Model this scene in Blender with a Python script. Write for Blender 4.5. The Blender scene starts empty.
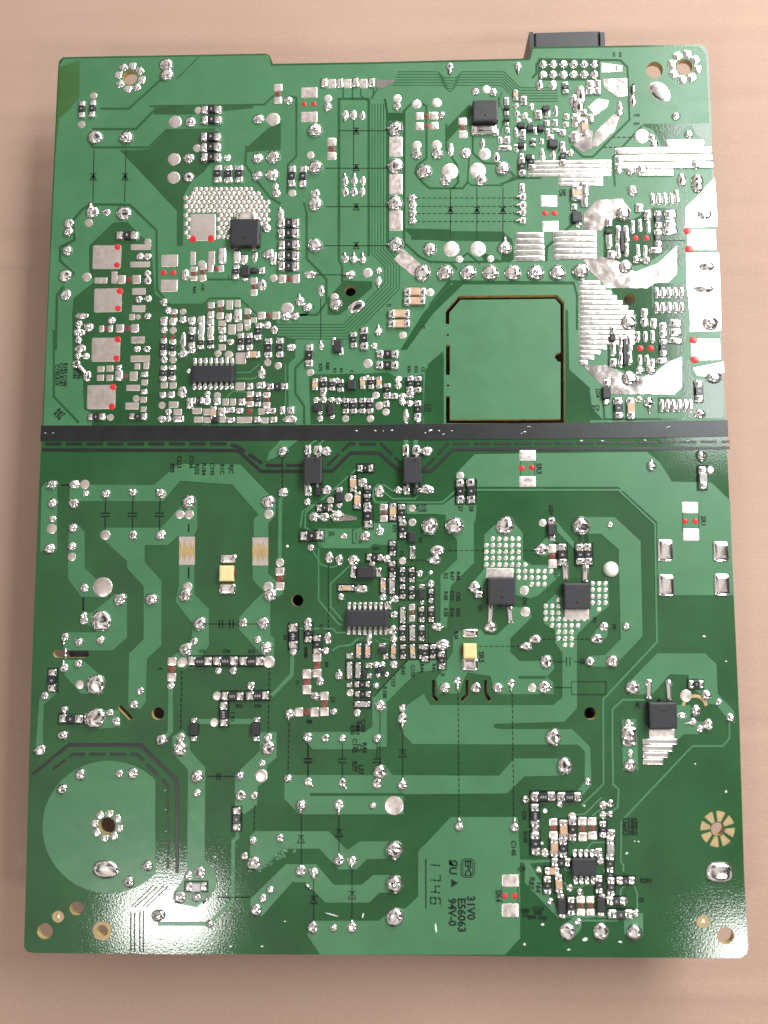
import bpy, math, random
from mathutils import Vector, Matrix
from mathutils.geometry import tessellate_polygon

random.seed(7)
sc = bpy.context.scene
col = sc.collection

# ------------------------------------------------------------------ camera
ZB = 0.020                      # height of the board's upper face above the cardboard
FPX = 820.0                     # focal length in pixels of the 768 x 1024 picture
CAM = Vector((0.00511056, -0.02729296, 0.19560566))
ROT = Matrix(((0.99972208, 0.00506228, 0.02302456), (-0.00279174, 0.99522207, -0.09759733), (-0.02340862, 0.09750593, 0.99495961)))
cd = bpy.data.cameras.new('camera')
cam = bpy.data.objects.new('camera', cd)
col.objects.link(cam)
m = ROT.to_4x4()
m.translation = CAM + Vector((0, 0, ZB))
cam.matrix_world = m
cd.sensor_fit = 'VERTICAL'
cd.sensor_height = 24.0
cd.lens = 24.0 * FPX / 1024.0
cd.clip_start = 0.01
cd.clip_end = 50
cd.dof.use_dof = True
cd.dof.focus_distance = 0.2005
cd.dof.aperture_fstop = 5.0
sc.camera = cam
sc.render.resolution_x, sc.render.resolution_y = 768, 1024

# ------------------------------------------------------------------ room light
w = bpy.data.worlds.new('World'); sc.world = w; w.use_nodes = True
nt = w.node_tree; nt.nodes.clear()
out = nt.nodes.new('ShaderNodeOutputWorld'); bg = nt.nodes.new('ShaderNodeBackground')
# a room: pale ceiling, darker walls; noise patches added for the solder to reflect
tc = nt.nodes.new('ShaderNodeTexCoord'); ns = nt.nodes.new('ShaderNodeTexNoise'); ns.inputs['Scale'].default_value = 2.2; ns.inputs['Detail'].default_value = 2
sp_ = nt.nodes.new('ShaderNodeSeparateXYZ'); m1 = nt.nodes.new('ShaderNodeMapRange'); m2 = nt.nodes.new('ShaderNodeMapRange'); mu = nt.nodes.new('ShaderNodeMath'); mu.operation = 'MULTIPLY'
m1.inputs['From Min'].default_value = 0.10; m1.inputs['From Max'].default_value = 0.65; m1.inputs['To Min'].default_value = 0.05; m1.inputs['To Max'].default_value = 0.55
m2.inputs['From Min'].default_value = 0.43; m2.inputs['From Max'].default_value = 0.58; m2.inputs['To Min'].default_value = 0.10; m2.inputs['To Max'].default_value = 1.6
nt.links.new(tc.outputs['Generated'], ns.inputs['Vector']); nt.links.new(tc.outputs['Generated'], sp_.inputs[0])
nt.links.new(sp_.outputs['Z'], m1.inputs[0]); nt.links.new(ns.outputs['Fac'], m2.inputs[0])
nt.links.new(m1.outputs[0], mu.inputs[0]); nt.links.new(m2.outputs[0], mu.inputs[1]); nt.links.new(mu.outputs[0], bg.inputs[1])
bg.inputs[0].default_value = (1.0, 0.915, 0.85, 1)
nt.links.new(bg.outputs[0], out.inputs[0])

def lamp(name, loc, target, sx, sy, power, color=(1, 0.97, 0.94)):
    l = bpy.data.lights.new(name, 'AREA'); l.shape = 'RECTANGLE'
    l.size, l.size_y, l.energy, l.color = sx, sy, power, color
    o = bpy.data.objects.new(name, l); col.objects.link(o)
    o.location = loc
    d = Vector(target) - Vector(loc)
    o.rotation_euler = d.to_track_quat('-Z', 'Y').to_euler()
    return o
lamp('light_panel', (0.36, 0.285, 0.45), (0.36, 0.285, 0), 0.28, 0.41, 6.6, (0.95, 0.98, 1.0))
lamp('light_panel', (0.30, 0.78, 0.46), (0.06, 0.05, 0), 0.55, 0.22, 5.0, (1, 0.97, 0.94))  # added panel: brightens the top side, set where the board won't mirror it
lamp('light_panel', (-0.170, -0.262, 0.45), (-0.170, -0.262, 0), 0.062, 0.042, 0.52)
lamp('light_panel', (0.262, -0.302, 0.45), (0.262, -0.302, 0), 0.068, 0.068, 0.75)
sc.view_settings.view_transform = 'Standard'
sc.view_settings.look = 'None'
sc.view_settings.exposure = 0.0
sc.view_settings.gamma = 1.0

# ------------------------------------------------------------------ helpers
def P(x, y, z=0.0):
    """photo pixel -> point on the board's plane (z above the board's upper face)"""
    d = ROT @ Vector(((x - 384.0) / FPX, -(y - 512.0) / FPX, -1.0))
    t = (z - CAM.z) / d.z
    p = CAM + d * t
    return Vector((p.x, p.y, ZB + z))
def S(x, y):
    return (P(x + 1, y) - P(x, y)).length
MM = 0.001
mats = {}
def nodes(name):
    mt = bpy.data.materials.new(name); mt.use_nodes = True
    n = mt.node_tree; b = n.nodes['Principled BSDF']; mats[name] = mt
    return mt, n, b
def mk(name, c, rough=0.5, metal=0.0, var=0.0, vscale=60.0, bump=0.0, bscale=2000.0, bdist=0.0001, rvar=0.0, spec=0.5, c2=None, detail=4, coat=0.0, crough=0.08):
    mt, n, b = nodes(name)
    b.inputs['Base Color'].default_value = (*c, 1); b.inputs['Roughness'].default_value = rough
    b.inputs['Metallic'].default_value = metal; b.inputs['Specular IOR Level'].default_value = spec
    b.inputs['Coat Weight'].default_value = coat; b.inputs['Coat Roughness'].default_value = crough
    g = n.nodes.new('ShaderNodeNewGeometry')
    if var or c2:
        t = n.nodes.new('ShaderNodeTexNoise'); t.inputs['Scale'].default_value = vscale; t.inputs['Detail'].default_value = detail
        n.links.new(g.outputs['Position'], t.inputs['Vector'])
        r = n.nodes.new('ShaderNodeValToRGB'); r.color_ramp.elements[0].position = 0.32; r.color_ramp.elements[1].position = 0.68
        c2 = c2 or tuple(min(1, k * (1 + var)) for k in c)
        r.color_ramp.elements[0].color = (*[k * (1 - var) for k in c], 1); r.color_ramp.elements[1].color = (*c2, 1)
        n.links.new(t.outputs['Fac'], r.inputs[0]); n.links.new(r.outputs[0], b.inputs['Base Color'])
    if rvar:
        t = n.nodes.new('ShaderNodeTexNoise'); t.inputs['Scale'].default_value = vscale * 3; t.inputs['Detail'].default_value = 5
        n.links.new(g.outputs['Position'], t.inputs['Vector'])
        mr = n.nodes.new('ShaderNodeMapRange'); mr.inputs['From Min'].default_value = 0.3; mr.inputs['From Max'].default_value = 0.7
        mr.inputs['To Min'].default_value = max(0.02, rough - rvar); mr.inputs['To Max'].default_value = rough + rvar
        n.links.new(t.outputs['Fac'], mr.inputs[0]); n.links.new(mr.outputs[0], b.inputs['Roughness'])
    if bump:
        t = n.nodes.new('ShaderNodeTexNoise'); t.inputs['Scale'].default_value = bscale; t.inputs['Detail'].default_value = 3
        n.links.new(g.outputs['Position'], t.inputs['Vector'])
        bp = n.nodes.new('ShaderNodeBump'); bp.inputs['Strength'].default_value = bump; bp.inputs['Distance'].default_value = bdist
        n.links.new(t.outputs['Fac'], bp.inputs['Height']); n.links.new(bp.outputs[0], b.inputs['Normal'])
        if coat: n.links.new(bp.outputs[0], b.inputs['Coat Normal'])
    return mt
# green lacquer over bare laminate, and over copper
mk('mask_dark', (0.0135, 0.070, 0.020), 0.5, var=0.15, vscale=90, bump=0.48, bscale=2200, bdist=0.00003, rvar=0.05, spec=0.12, coat=0.75, crough=0.07)
mk('mask_copper', (0.043, 0.152, 0.064), 0.43, var=0.07, vscale=120, bump=0.4, bscale=1800, bdist=0.00003, rvar=0.05, spec=0.45, coat=0.12, crough=0.16)
mk('mask_plain', (0.036, 0.108, 0.027), 0.2, var=0.12, vscale=90, bump=0.5, bscale=1500, bdist=0.00004, rvar=0.05)
mk('black_ink', (0.008, 0.009, 0.010), 0.38, var=0.3, vscale=200, bump=0.5, bscale=1500, bdist=0.00004)
mk('print_ink', (0.008, 0.014, 0.010), 0.6, spec=0.2)
mk('laminate_edge', (0.46, 0.35, 0.15), 0.6, var=0.3, vscale=500)
mk('bare_laminate', (0.36, 0.255, 0.115), 0.5, var=0.15, vscale=400)
mk('solder', (0.88, 0.86, 0.845), 0.09, 1.0, var=0.04, vscale=700, bump=0.08, bscale=600, bdist=0.0002, rvar=0.04)
mk('tin_flat', (0.78, 0.71, 0.67), 0.33, 1.0, var=0.05, vscale=300, bump=0.2, bscale=260, bdist=0.0003, rvar=0.08)
mk('tin_wave', (0.74, 0.69, 0.66), 0.15, 1.0, var=0.10, vscale=160, bump=0.3, bscale=85, bdist=0.0012, rvar=0.05)
mk('tin_bar', (0.72, 0.69, 0.665), 0.20, 1.0, var=0.06, vscale=300, bump=0.3, bscale=300, bdist=0.0003)
mk('steel', (0.70, 0.69, 0.68), 0.28, 1.0, bump=0.3, bscale=1500, bdist=0.0001)
mk('epoxy', (0.016, 0.0155, 0.019), 0.5, var=0.15, vscale=800, bump=0.5, bscale=4000, bdist=0.00005)
mk('resistor_black', (0.017, 0.017, 0.019), 0.3)
mk('capacitor_tan', (0.47, 0.30, 0.19), 0.5, var=0.15, vscale=900)
mk('resistor_mark', (0.6, 0.6, 0.58), 0.5)
mk('red_glue', (0.50, 0.022, 0.022), 0.32, var=0.2, vscale=900)
mk('dark_glue', (0.15, 0.035, 0.028), 0.4, var=0.3, vscale=900)
mk('cream_plastic', (0.72, 0.55, 0.27), 0.45, var=0.06, vscale=500)
mk('white_plastic', (0.80, 0.77, 0.70), 0.4)
mk('black_plastic', (0.016, 0.016, 0.02), 0.42, var=0.2, vscale=300)
mk('flux', (0.05, 0.14, 0.07), 0.1, bump=0.9, bscale=900, bdist=0.0004)
mk('dust', (0.7, 0.75, 0.68), 0.6)
mk('core_ferrite', (0.05, 0.05, 0.055), 0.6)
mk('aluminium', (0.7, 0.7, 0.7), 0.4, 1.0)

def mesh_obj(name, verts, faces, mat, parent=None, smooth=False, midx=None, mats2=None):
    me = bpy.data.meshes.new(name); me.from_pydata(verts, [], faces)
    me.materials.append(mats[mat])
    for m2 in (mats2 or []): me.materials.append(mats[m2])
    if midx:
        for p_, i_ in zip(me.polygons, midx): p_.material_index = i_
    if smooth: me.polygons.foreach_set('use_smooth', [True] * len(me.polygons))
    me.update()
    return link(name, me, parent)
def link(name, me, parent=None, loc=None, rz=0.0, scale=None):
    o = bpy.data.objects.new(name, me); col.objects.link(o)
    if parent is not None: o.parent = parent
    if loc is not None: o.location = loc
    if rz: o.rotation_euler = (0, 0, rz)
    if scale is not None: o.scale = scale
    return o
def raw_mesh(name, verts, faces, mat, smooth=False, mats2=None, midx=None):
    me = bpy.data.meshes.new(name); me.from_pydata(verts, [], faces); me.materials.append(mats[mat])
    for m2 in (mats2 or []): me.materials.append(mats[m2])
    if midx:
        for p_, i_ in zip(me.polygons, midx): p_.material_index = i_
    if smooth: me.polygons.foreach_set('use_smooth', [True] * len(me.polygons))
    me.update(); return me
def area2(l): return sum(a[0] * b[1] - b[0] * a[1] for a, b in zip(l, l[1:] + l[:1]))
def inside(pt, poly):
    c = False; n = len(poly); j = n - 1
    for i in range(n):
        a, b = poly[i], poly[j]
        if (a[1] > pt[1]) != (b[1] > pt[1]) and pt[0] < (b[0] - a[0]) * (pt[1] - a[1]) / (b[1] - a[1]) + a[0]: c = not c
        j = i
    return c
HOLES = []          # loops in pixels, cut through every sheet that contains them
def slab(loops, zt, zb, bottom=False):
    """loops: pixel loops, the first outer; returns verts, faces, face kinds (0 top, 1 side)"""
    L = []
    for k, l in enumerate(loops):
        l = list(l)
        if (area2(l) > 0) == (k == 0): l = l[::-1]     # pixel y runs down: outer ends counter-clockwise in world
        L.append([P(x, y) for x, y in l])
    flat = [p for l in L for p in l]; n = len(flat)
    tris = tessellate_polygon([[Vector((p.x, p.y, 0)) for p in l] for l in L])
    V = [(p.x, p.y, ZB + zt) for p in flat] + [(p.x, p.y, ZB + zb) for p in flat]
    F, K = [], []
    for a, b, c in tris:
        ar = (flat[b].x - flat[a].x) * (flat[c].y - flat[a].y) - (flat[c].x - flat[a].x) * (flat[b].y - flat[a].y)
        if abs(ar) < 1e-14: continue
        t = (a, b, c) if ar > 0 else (a, c, b)
        F.append(t); K.append(0)
        if bottom: F.append((t[0] + n, t[2] + n, t[1] + n)); K.append(0)
    i0 = 0
    for l in L:
        m_ = len(l)
        for i in range(m_):
            a, b = i0 + i, i0 + (i + 1) % m_
            F.append((a, a + n, b + n, b)); K.append(1)
        i0 += m_
    return V, F, K
zj = [0]; zc = {}
def sheet(name, pts, zt, mat, parent, zb=0.0, jitter=True, cut=True):
    loops = [pts]
    if cut:
        for h in HOLES:
            if all(inside(q, pts) for q in h): loops.append(h)
    if jitter: zc[name] = zc.get(name, 0) + 1; zt += zc[name] * 0.3e-6
    V, F, K = slab(loops, zt, zb)
    return mesh_obj(name, V, F, mat, parent)
def ribbon(pts, w):
    """mitred outline of a polyline, all in pixels"""
    n = len(pts); left, right = [], []
    for i in range(n):
        d = []
        for a, b in ((i - 1, i), (i, i + 1)):
            if 0 <= a and b < n:
                v = Vector((pts[b][0] - pts[a][0], pts[b][1] - pts[a][1]))
                if v.length > 1e-6: d.append(v.normalized())
        t = d[0] + d[-1]
        if t.length < 1e-3: t = d[0]
        t.normalize(); nn = Vector((-t.y, t.x)); k = nn.dot(Vector((-d[0].y, d[0].x)))
        o = nn * (w / 2 / max(0.5, k))
        left.append((pts[i][0] + o.x, pts[i][1] + o.y)); right.append((pts[i][0] - o.x, pts[i][1] - o.y))
    return left, right
def strip_geo(pts, w, zt, zb, V, F):
    l, r = ribbon(pts, w); b0 = len(V); n = len(pts)
    for q in l + r:
        p = P(*q); V.append((p.x, p.y, ZB + zt))
    for q in l + r:
        p = P(*q); V.append((p.x, p.y, ZB + zb))
    m2 = 2 * n
    for i in range(n - 1):
        F.append((b0 + i, b0 + i + 1, b0 + n + i + 1, b0 + n + i))
        F.append((b0 + i + 1, b0 + i, b0 + m2 + i, b0 + m2 + i + 1))
        F.append((b0 + n + i, b0 + n + i + 1, b0 + m2 + n + i + 1, b0 + m2 + n + i))
    for i in (0, n - 1):
        F.append((b0 + i, b0 + n + i, b0 + m2 + n + i, b0 + m2 + i))
def circle(x, y, r, n=24, ry=None):
    return [(x + r * math.cos(2 * math.pi * i / n), y + (ry or r) * math.sin(2 * math.pi * i / n)) for i in range(n)]
def axis_angle(x, y):
    return 0.0

# layout digitised from the board: T = origin and scale of a block, then one part per line
DATA = '''
T 0 0 1
N 120 150.5 149 149.5 167 131.5 217 131.5 222 148 204 172 192 181 184 195 183 246 177 246 177 211
T 30 48
R 480 142 35 57 9
o 655 82 33
o 658 130 33
c 252 297 84 30 v
c 303 297 84 30 v
f 305 230 17
f 248 368 18
o 315 430 36
o 465 432 34
f 697 355 31
f 692 535 31
f 690 623 31
K 3 308 490 303 740
K 3 462 490 455 740
DI 305 620
DI 457 620
G 9 340 292 475 292 620 160 650 150
G 9 300 390 510 390 610 285
N 600 287 770 280 1070 278 1070 290 768 320 592 320
G 9 285 440 300 478 570 478 655 395 890 393
B 137 92 238 60 238 235 200 285 140 340 118 520 100 520 100 90
T 160 48
G 7 -50 280 500 273 548 228
G 4 190 40 80 150
c 250 302 96 40 h
c 250 350 96 40 h
c 248 433 96 42 h
c 248 482 96 42 h
c 248 530 96 42 h
c 281 610 86 40 v
c 331 610 86 40 v
c 383 610 86 40 v
o 147 357 27
f 183 300 18
f 178 482 20
o 325 528 18
o 140 530 27
o 138 622 26
o 473 343 28
f 543 343 33
o 470 530 27
o 545 525 34
o 468 615 26
o 540 610 33
o 555 665 15
o 560 700 22
c 566 222 100 40 v e
o 617 253 22
c 636 620 104 36 v
c 688 620 104 36 v
f 635 697 18
N 580 360 520 385 415 480 412 500 580 490
G 9 415 470 410 560 450 620 530 720 580 750
G 8 620 232 655 240 655 520 615 560 610 700
T 290 48
so 165 170 34 50
sf 203 172 34 46
so 240 170 34 50
sf 278 172 34 46
so 315 168 34 50
sf 354 172 34 46
so 392 168 34 50
A 416 155 516 155 445 196 414 190
s 92 215 78 52
s 92 332 78 52
d 68 270 13
d 115 270 13
f 182 243 19
o 182 285 22
o 122 398 36
c 200 485 108 42 v e
f 98 515 18
o 122 575 36
o 122 700 24
o 122 750 36
oe 265 322 17 26
oe 305 322 17 26
oe 348 325 14 24
oe 265 640 17 26
oe 310 640 17 26
oe 350 640 14 26
oe 265 692 17 24
oe 308 692 17 24
oe 348 692 14 24
F 265 330 263 355 12
F 265 620 263 600 12
F 310 620 312 600 12
G 11 235 240 235 1020
G 10 378 245 378 1000
G 9 235 245 378 245
G 9 455 245 465 300 470 360
K 3 235 398 465 398
K 3 170 578 470 578
K 3 305 350 305 600
DI 318 400
DI 318 575
K 3 170 762 470 762
DI 318 764
s 508 475 64 100
s 508 655 64 100
s 508 830 64 100
o 506 390 38
o 506 568 38
o 506 748 38
F 500 390 462 388 18
F 500 568 462 566 18
F 500 748 462 746 18
G 10 470 350 470 960
G 10 548 300 548 960
N 470 312 545 312 545 352 475 350
f 515 243 20
o 515 282 22
f 607 270 23
f 705 265 22
o 727 325 20
c 657 328 108 38 h e
c 657 376 108 38 h e
f 608 468 22
o 608 510 27
f 705 468 22
o 708 510 28
o 645 595 38
G 8 550 300 600 250 655 280 655 530 610 565 600 600 640 650 670 674 830 674 855 640
G 5 255 190 255 245
G 5 300 190 300 245
G 5 340 190 340 230 378 260
G 5 400 190 400 230
G 5 420 195 390 245
T 430 24
BUS 370 103
o 95 205 19
F 95 215 97 245 14
o 422 203 19
F 422 215 424 240 14
q 265 420 120 104 n
sd 260 512 120 48
o 217 325 20
f 270 315 20
o 303 330 20
f 30 378 22
s 12 440 36 36
o 55 440 20
s 15 492 34 34
c 157 500 100 40 v e
f 30 580 22
o 38 625 26
oe 100 605 15 36
o 170 620 28
f 262 625 30
oe 252 575 14 26
oe 318 640 17 26
f 95 708 40
o 75 752 28
f 228 705 40
o 245 752 28
o 350 695 36
N 195 385 205 430 78 570 78 500 180 395
G 8 78 480 78 600 130 680 135 760 110 790
G 8 205 540 205 620 260 668 330 672
G 9 375 700 415 740 525 740 600 680
N 415 735 330 768 360 768 425 745
G 5 330 350 330 400
G 8 490 260 510 240 510 195 530 172
G 6 190 610 180 760 200 775 345 775 400 735
T 490 60 7.68
oe 380 195 30 44
oe 485 195 30 44
c 575 220 90 50 v
sd 125 320 38 64
sd 125 412 38 40
sd 125 490 34 36
sd 132 542 36 40
c 195 275 80 40 v b
o 200 355 24
o 205 415 26
o 215 465 20
sd 258 315 50 72
o 265 430 30
oe 320 360 22 32
o 300 470 22
k 240 500 60 40
sd 200 560 30 72
sd 250 575 46 80
k 310 520 50 50
sd 345 550 30 60
k 390 520 50 50
sd 370 425 60 72
sd 440 420 40 60
oe 505 395 20 46
sd 435 490 40 46
sd 500 485 40 52
sd 440 552 36 40
sd 500 545 60 30
sd 460 600 60 42
sd 555 560 50 50
k 485 640 74 64
oe 485 720 20 46
oe 400 720 22 46
k 240 650 50 40
sd 200 680 34 60
sd 260 672 30 50
c 330 640 60 44 v
sd 395 630 30 44
sd 75 620 36 52
sd 130 620 50 60
sd 110 680 100 38
sd 240 745 40 44
k 300 745 44 40
sd 555 660 40 60
o 545 725 24
o 610 715 26
sd 585 440 46 46
sd 648 440 46 46
sd 580 500 46 42
sd 650 500 46 42
oe 645 320 34 62
o 700 345 30
sd 720 405 40 40
c 720 465 90 40 h b
o 640 590 36
k 430 370 56 40
k 130 455 40 26
k 130 365 40 30
sd 45 560 40 60
sd 25 250 40 60
G 6 90 250 70 320 110 420 80 560
T 430 24
c 440 690 90 36 v
c 485 668 66 34 v
oe 540 640 15 30
oe 590 632 14 30
c 637 640 90 34 v
o 675 620 18
T 570 24
A 150 188 250 200 250 230 150 236
A 155 265 275 262 275 345 230 356 165 310
A 85 400 130 360 185 368 178 400 120 442
A 120 520 210 436 242 430 215 512 130 592 104 590
A 50 470 110 520 104 600 60 620 20 585 25 530
o 233 215 16
sd 95 290 34 34
sd 132 290 34 34
sd 95 325 34 34
sd 132 325 34 34
oe 50 345 26 50
oe 40 400 30 40
sd 30 460 40 40
sd 95 455 40 40
sd 20 545 40 50
c 70 500 80 36 v b
G 8 -150 170 240 175 275 208 285 460 110 638 60 638 5 585
F 300 300 305 345 18
oe 300 370 17 30
oe 238 400 14 30
o 238 430 18
H 405 222 40
R 550 207 38 62 15
AE 430 325 62 44 38
o 508 445 21
G 8 350 485 675 485
N 352 490 560 490 445 608 430 560 400 510
N 585 490 678 490 684 660 640 560 600 530
f 345 540 36
o 390 545 20
oe 405 580 18 28
o 570 530 22
Z 36 215 608 330 600 380 575 440 590 475 555 620 555 680 600 690 700 560 690 520 690 490 725 460 748 325 748 320 690 215 690
o 345 700 26
o 240 660 16
o 235 705 18
o 290 705 26
Z 20 -200 660 200 655 195 740 -200 745
G 8 215 780 205 640 345 490
oe 600 680 24 22
oe 610 755 30 34
X 210 148 22 R51 90
X 240 148 22 R52 90
X 320 440 24 C03 0
X 320 480 24 R39 0
KD 4 200 545 310 545
KD 4 160 593 270 593
T 30 190
o 300 105 32
F 298 95 294 60 20
f 282 158 20
o 368 108 20
o 452 113 36
o 187 160 24
o 185 202 25
o 180 293 26
o 170 413 32
o 172 505 28
f 272 418 22
s 370 323 138 118
s 375 530 134 118
d 420 277 19
d 417 362 19
d 430 488 19
d 422 570 19
c 470 222 104 40 h
sf 533 275 98 28
f 565 250 17
sf 530 358 98 28
o 528 320 20
o 565 320 20
o 565 402 18
o 565 436 20
c 475 430 110 42 h e
sf 405 420 28 60
sf 327 435 34 30
sf 357 435 28 30
sf 523 487 66 32
o 523 527 19
o 568 523 19
sf 522 570 66 34
sf 490 610 28 30
f 520 610 14
o 565 608 19
o 393 628 20
o 285 660 24
c 365 667 64 32 h e
c 468 665 108 40 h e
sf 518 720 66 34
oe 250 605 32 15
o 235 645 20
oe 240 685 28 17
o 233 722 18
oe 245 760 28 17
s 670 340 80 60
d 642 398 15
d 688 398 15
s 668 460 80 60
oe 745 410 22 30
N 400 158 470 155 582 270 600 500 690 560 700 768 205 768 203 600 210 520 310 440 285 390 285 268
G 10 145 275 145 340 210 400 200 420
G 10 250 95 290 70 480 72 608 195 610 480 680 560
G 10 250 95 205 150 215 240 145 275
G 10 165 460 130 505 125 768
L 12 210 540 290 440
T 30 330
N 205 0 760 0 830 470 300 470 300 400 260 380 255 240 205 170
s 365 95 138 118
s 343 322 138 118
d 420 48 19
d 415 137 19
d 398 277 19
d 393 367 19
o 228 12 22
o 232 50 18
oe 242 90 30 18
o 232 125 18
o 270 127 18
o 222 165 22
oe 275 222 20 28
F 230 165 275 215 22
sf 340 188 34 30
sf 383 185 34 30
o 428 180 16
sf 338 230 34 30
sf 382 230 34 30
sd 428 220 36 50
sf 497 222 38 46
g 460 222 14
o 515 92 18
o 562 92 18
sf 518 48 66 34
sf 530 138 96 32
sf 515 175 28 30
sf 558 172 28 34
sd 550 215 34 26
sf 550 252 32 28
sf 495 278 66 30
sd 548 298 32 26
f 510 330 18
sf 545 335 32 28
sf 490 365 66 34
sf 545 380 28 26
c 322 420 80 34 h
f 387 420 17
L 7 387 420 490 420
c 522 418 84 34 h
G 9 115 0 115 320 235 445
X 150 215 36 R182.C180,C183.R181,C190.R19 90
X 225 210 36 C196,R183 90
X 140 405 40 R87,R96 45
T 160 190
V 24 195 -8 400 -8 450 -4 522 58 524 195 440 150 440 125 345 125 330 245 270 245 268 112 140 112 140 245 118 245 118 45 150 -5
s 205 180 124 132
d 158 235 20
d 245 233 20
q 408 205 140 130 n
sd 415 132 92 40
o 512 185 22
s 362 275 20 40
s 452 275 20 40
oe 122 408 22 30
sf 158 328 26 66
f 200 355 18
sf 247 328 32 70
sd 300 318 38 74
sd 370 320 32 64
sd 405 335 32 50
oe 455 320 13 34
sd 528 310 40 44
sd 545 330 30 60
o 505 310 18
c 162 403 70 34 v e
c 205 395 90 34 v e
c 268 378 76 34 h e
c 368 398 70 34 v
k 410 388 44 50
o 410 428 15
sd 490 390 32 34
k 450 385 30 24
c 450 465 90 34 v e
oe 490 458 22 30
c 620 165 100 46 h
c 620 215 100 46 h
c 620 268 100 46 h
c 620 320 100 46 h
c 620 372 100 46 h
c 620 427 100 42 h e
f 545 423 18
oe 580 125 17 36
F 580 110 576 80 14
G 8 690 60 705 120 705 330 770 395
G 8 225 430 350 430
G 8 -50 500 60 565 190 565 240 520 380 520 470 600 700 600 740 560
K 3 330 410 330 430
c 522 603 106 36 h e
f 610 570 30
o 605 610 24
o 650 608 22
X 165 480 30 R44 90
X 205 470 30 C41 90
c 245 580 80 32 v e
c 290 575 90 32 v e
sf 333 552 34 46
sf 372 545 28 36
sd 375 605 36 62
sd 330 615 30 42
c 420 610 84 32 v e
sf 450 625 28 26
f 420 660 16
sf 382 660 28 38
sf 345 670 36 50
sf 298 640 36 26
c 475 682 84 34 v
o 515 650 20
oe 548 672 14 22
o 20 540 20
o 40 580 18
f 70 585 16
f 110 585 16
sd 20 625 32 28
c 68 605 60 30 v e
sd 112 625 32 34
T 160 310
N -60 -30 330 -30 480 40 560 40 560 120 650 140 650 230 600 260 600 520 650 550 -60 550
i 256 306 205 78 8
o 138 295 13
sd 155 55 34 40
c 155 140 100 32 v
sd 155 100 34 34
sd 200 50 32 40
sd 200 100 28 64
c 200 160 60 32 v
sd 245 25 32 36
sd 245 62 32 34
sd 245 108 28 60
c 245 160 60 32 v
oe 112 150 15 44
o 112 212 24
o 155 195 18
c 388 155 84 34 v
c 430 155 84 34 v
c 522 185 96 36 v
c 577 185 96 36 v
f 512 72 18
oe 550 97 16 18
o 628 180 20
f 517 253 18
f 567 268 18
o 340 155 18
sd 300 100 34 34
sd 300 138 34 30
sf 298 180 34 30
f 278 210 17
f 330 215 20
sf 388 232 50 56
c 448 217 70 34 h b
oe 488 305 20 28
F 488 295 490 268 14
sd 20 60 32 34
sd 63 60 32 34
o 20 98 18
f 63 98 18
g 20 130 13
g 62 130 13
c 20 180 84 32 v
c 63 185 84 32 v
o 20 240 18
f 63 240 18
c 20 306 76 34 v
c 63 306 76 34 v
sf 20 362 34 28
sf 63 362 34 30
sd 15 410 30 30
sd 55 408 32 30
oe 108 395 22 30
f 10 458 18
sf 65 455 46 32
o 40 490 18
sf 85 490 40 30
o 10 525 20
o 40 525 16
sd 90 525 50 30
sd 145 450 32 52
c 185 438 50 34 h
o 228 405 17
sd 228 440 30 34
f 275 410 17
sd 275 440 32 36
sf 315 442 30 34
sf 350 442 30 34
sd 393 443 34 34
sf 385 367 46 38
sd 433 368 30 32
c 433 428 74 34 v e
c 470 430 70 30 v
sd 485 362 40 32
c 565 370 100 34 h
c 512 432 74 34 v e
sf 178 485 46 30
sf 225 490 36 32
c 258 495 60 30 v b
sd 298 490 34 40
sd 335 482 46 26
sd 383 485 34 28
g 430 488 18
sf 487 487 32 30
sd 530 485 50 28
sd 588 482 24 36
sd 630 482 34 36
sf 185 526 46 28
sf 228 528 34 28
k 265 525 30 30
sf 300 526 34 28
sd 340 530 40 26
sf 405 528 74 30
sd 467 528 32 30
sf 503 530 34 28
sd 545 528 34 28
oe 625 525 34 20
L 6 140 340 180 380 180 420
L 6 90 320 140 325
L 6 360 285 420 285 470 250
L 6 360 330 450 330 475 315
L 6 360 300 430 300 480 260
L 6 320 420 350 390 420 395
L 6 560 405 600 380
G 9 648 222 612 255 612 520
G 9 705 225 650 278 650 400 692 462 692 550
BUS2 0 0
T 290 190
oe 97 408 27 22
F 105 408 132 404 18
oe 150 485 17 28
f 213 515 20
o 220 553 32
o 48 535 24
o 85 565 24
o 25 605 22
F 48 525 44 498 14
o 122 268 36
o 265 332 20
o 308 335 20
o 350 337 20
F 265 325 263 298 14
F 308 325 308 298 14
F 350 325 349 298 14
o 290 408 24
F 285 408 252 404 18
f 372 398 23
o 425 388 17
oe 425 440 16 26
F 425 445 428 472 12
H 290 485 26
AE 318 560 42 28 -30
o 510 265 38
F 500 266 462 262 18
AL 68 520 310 620 395
o 636 400 42
so 585 40 36 34
so 590 75 36 34
so 590 112 36 34
so 588 150 36 34
F 580 42 612 40 14
F 580 78 612 75 14
F 580 114 612 111 14
F 580 156 612 153 14
G 9 235 320 235 340 250 365 250 440 395 445
G 9 80 100 80 330 175 430 175 540 130 600 0 600
N 250 445 395 445 395 470 290 560 240 600 180 600 180 520
K 3 165 268 465 268
K 3 130 408 250 408
K 3 148 520 148 768
DI 318 268
c 600 492 106 42 h b
c 600 537 106 42 h b
f 672 492 19
c 525 598 106 42 h b
c 525 645 106 42 h b
f 540 697 18
X 635 660 28 175 0
X 475 555 26 C9 0
o 425 682 21
F 425 675 424 645 14
c 305 722 76 34 v
c 358 715 112 38 v
o 405 750 18
oe 150 750 13 20
F 150 745 148 720 12
N 640 590 768 455 830 455 690 590 560 768 530 768
N 550 185 768 190 768 250 690 240 600 240 560 200
G 9 545 250 620 320 680 350
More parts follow.
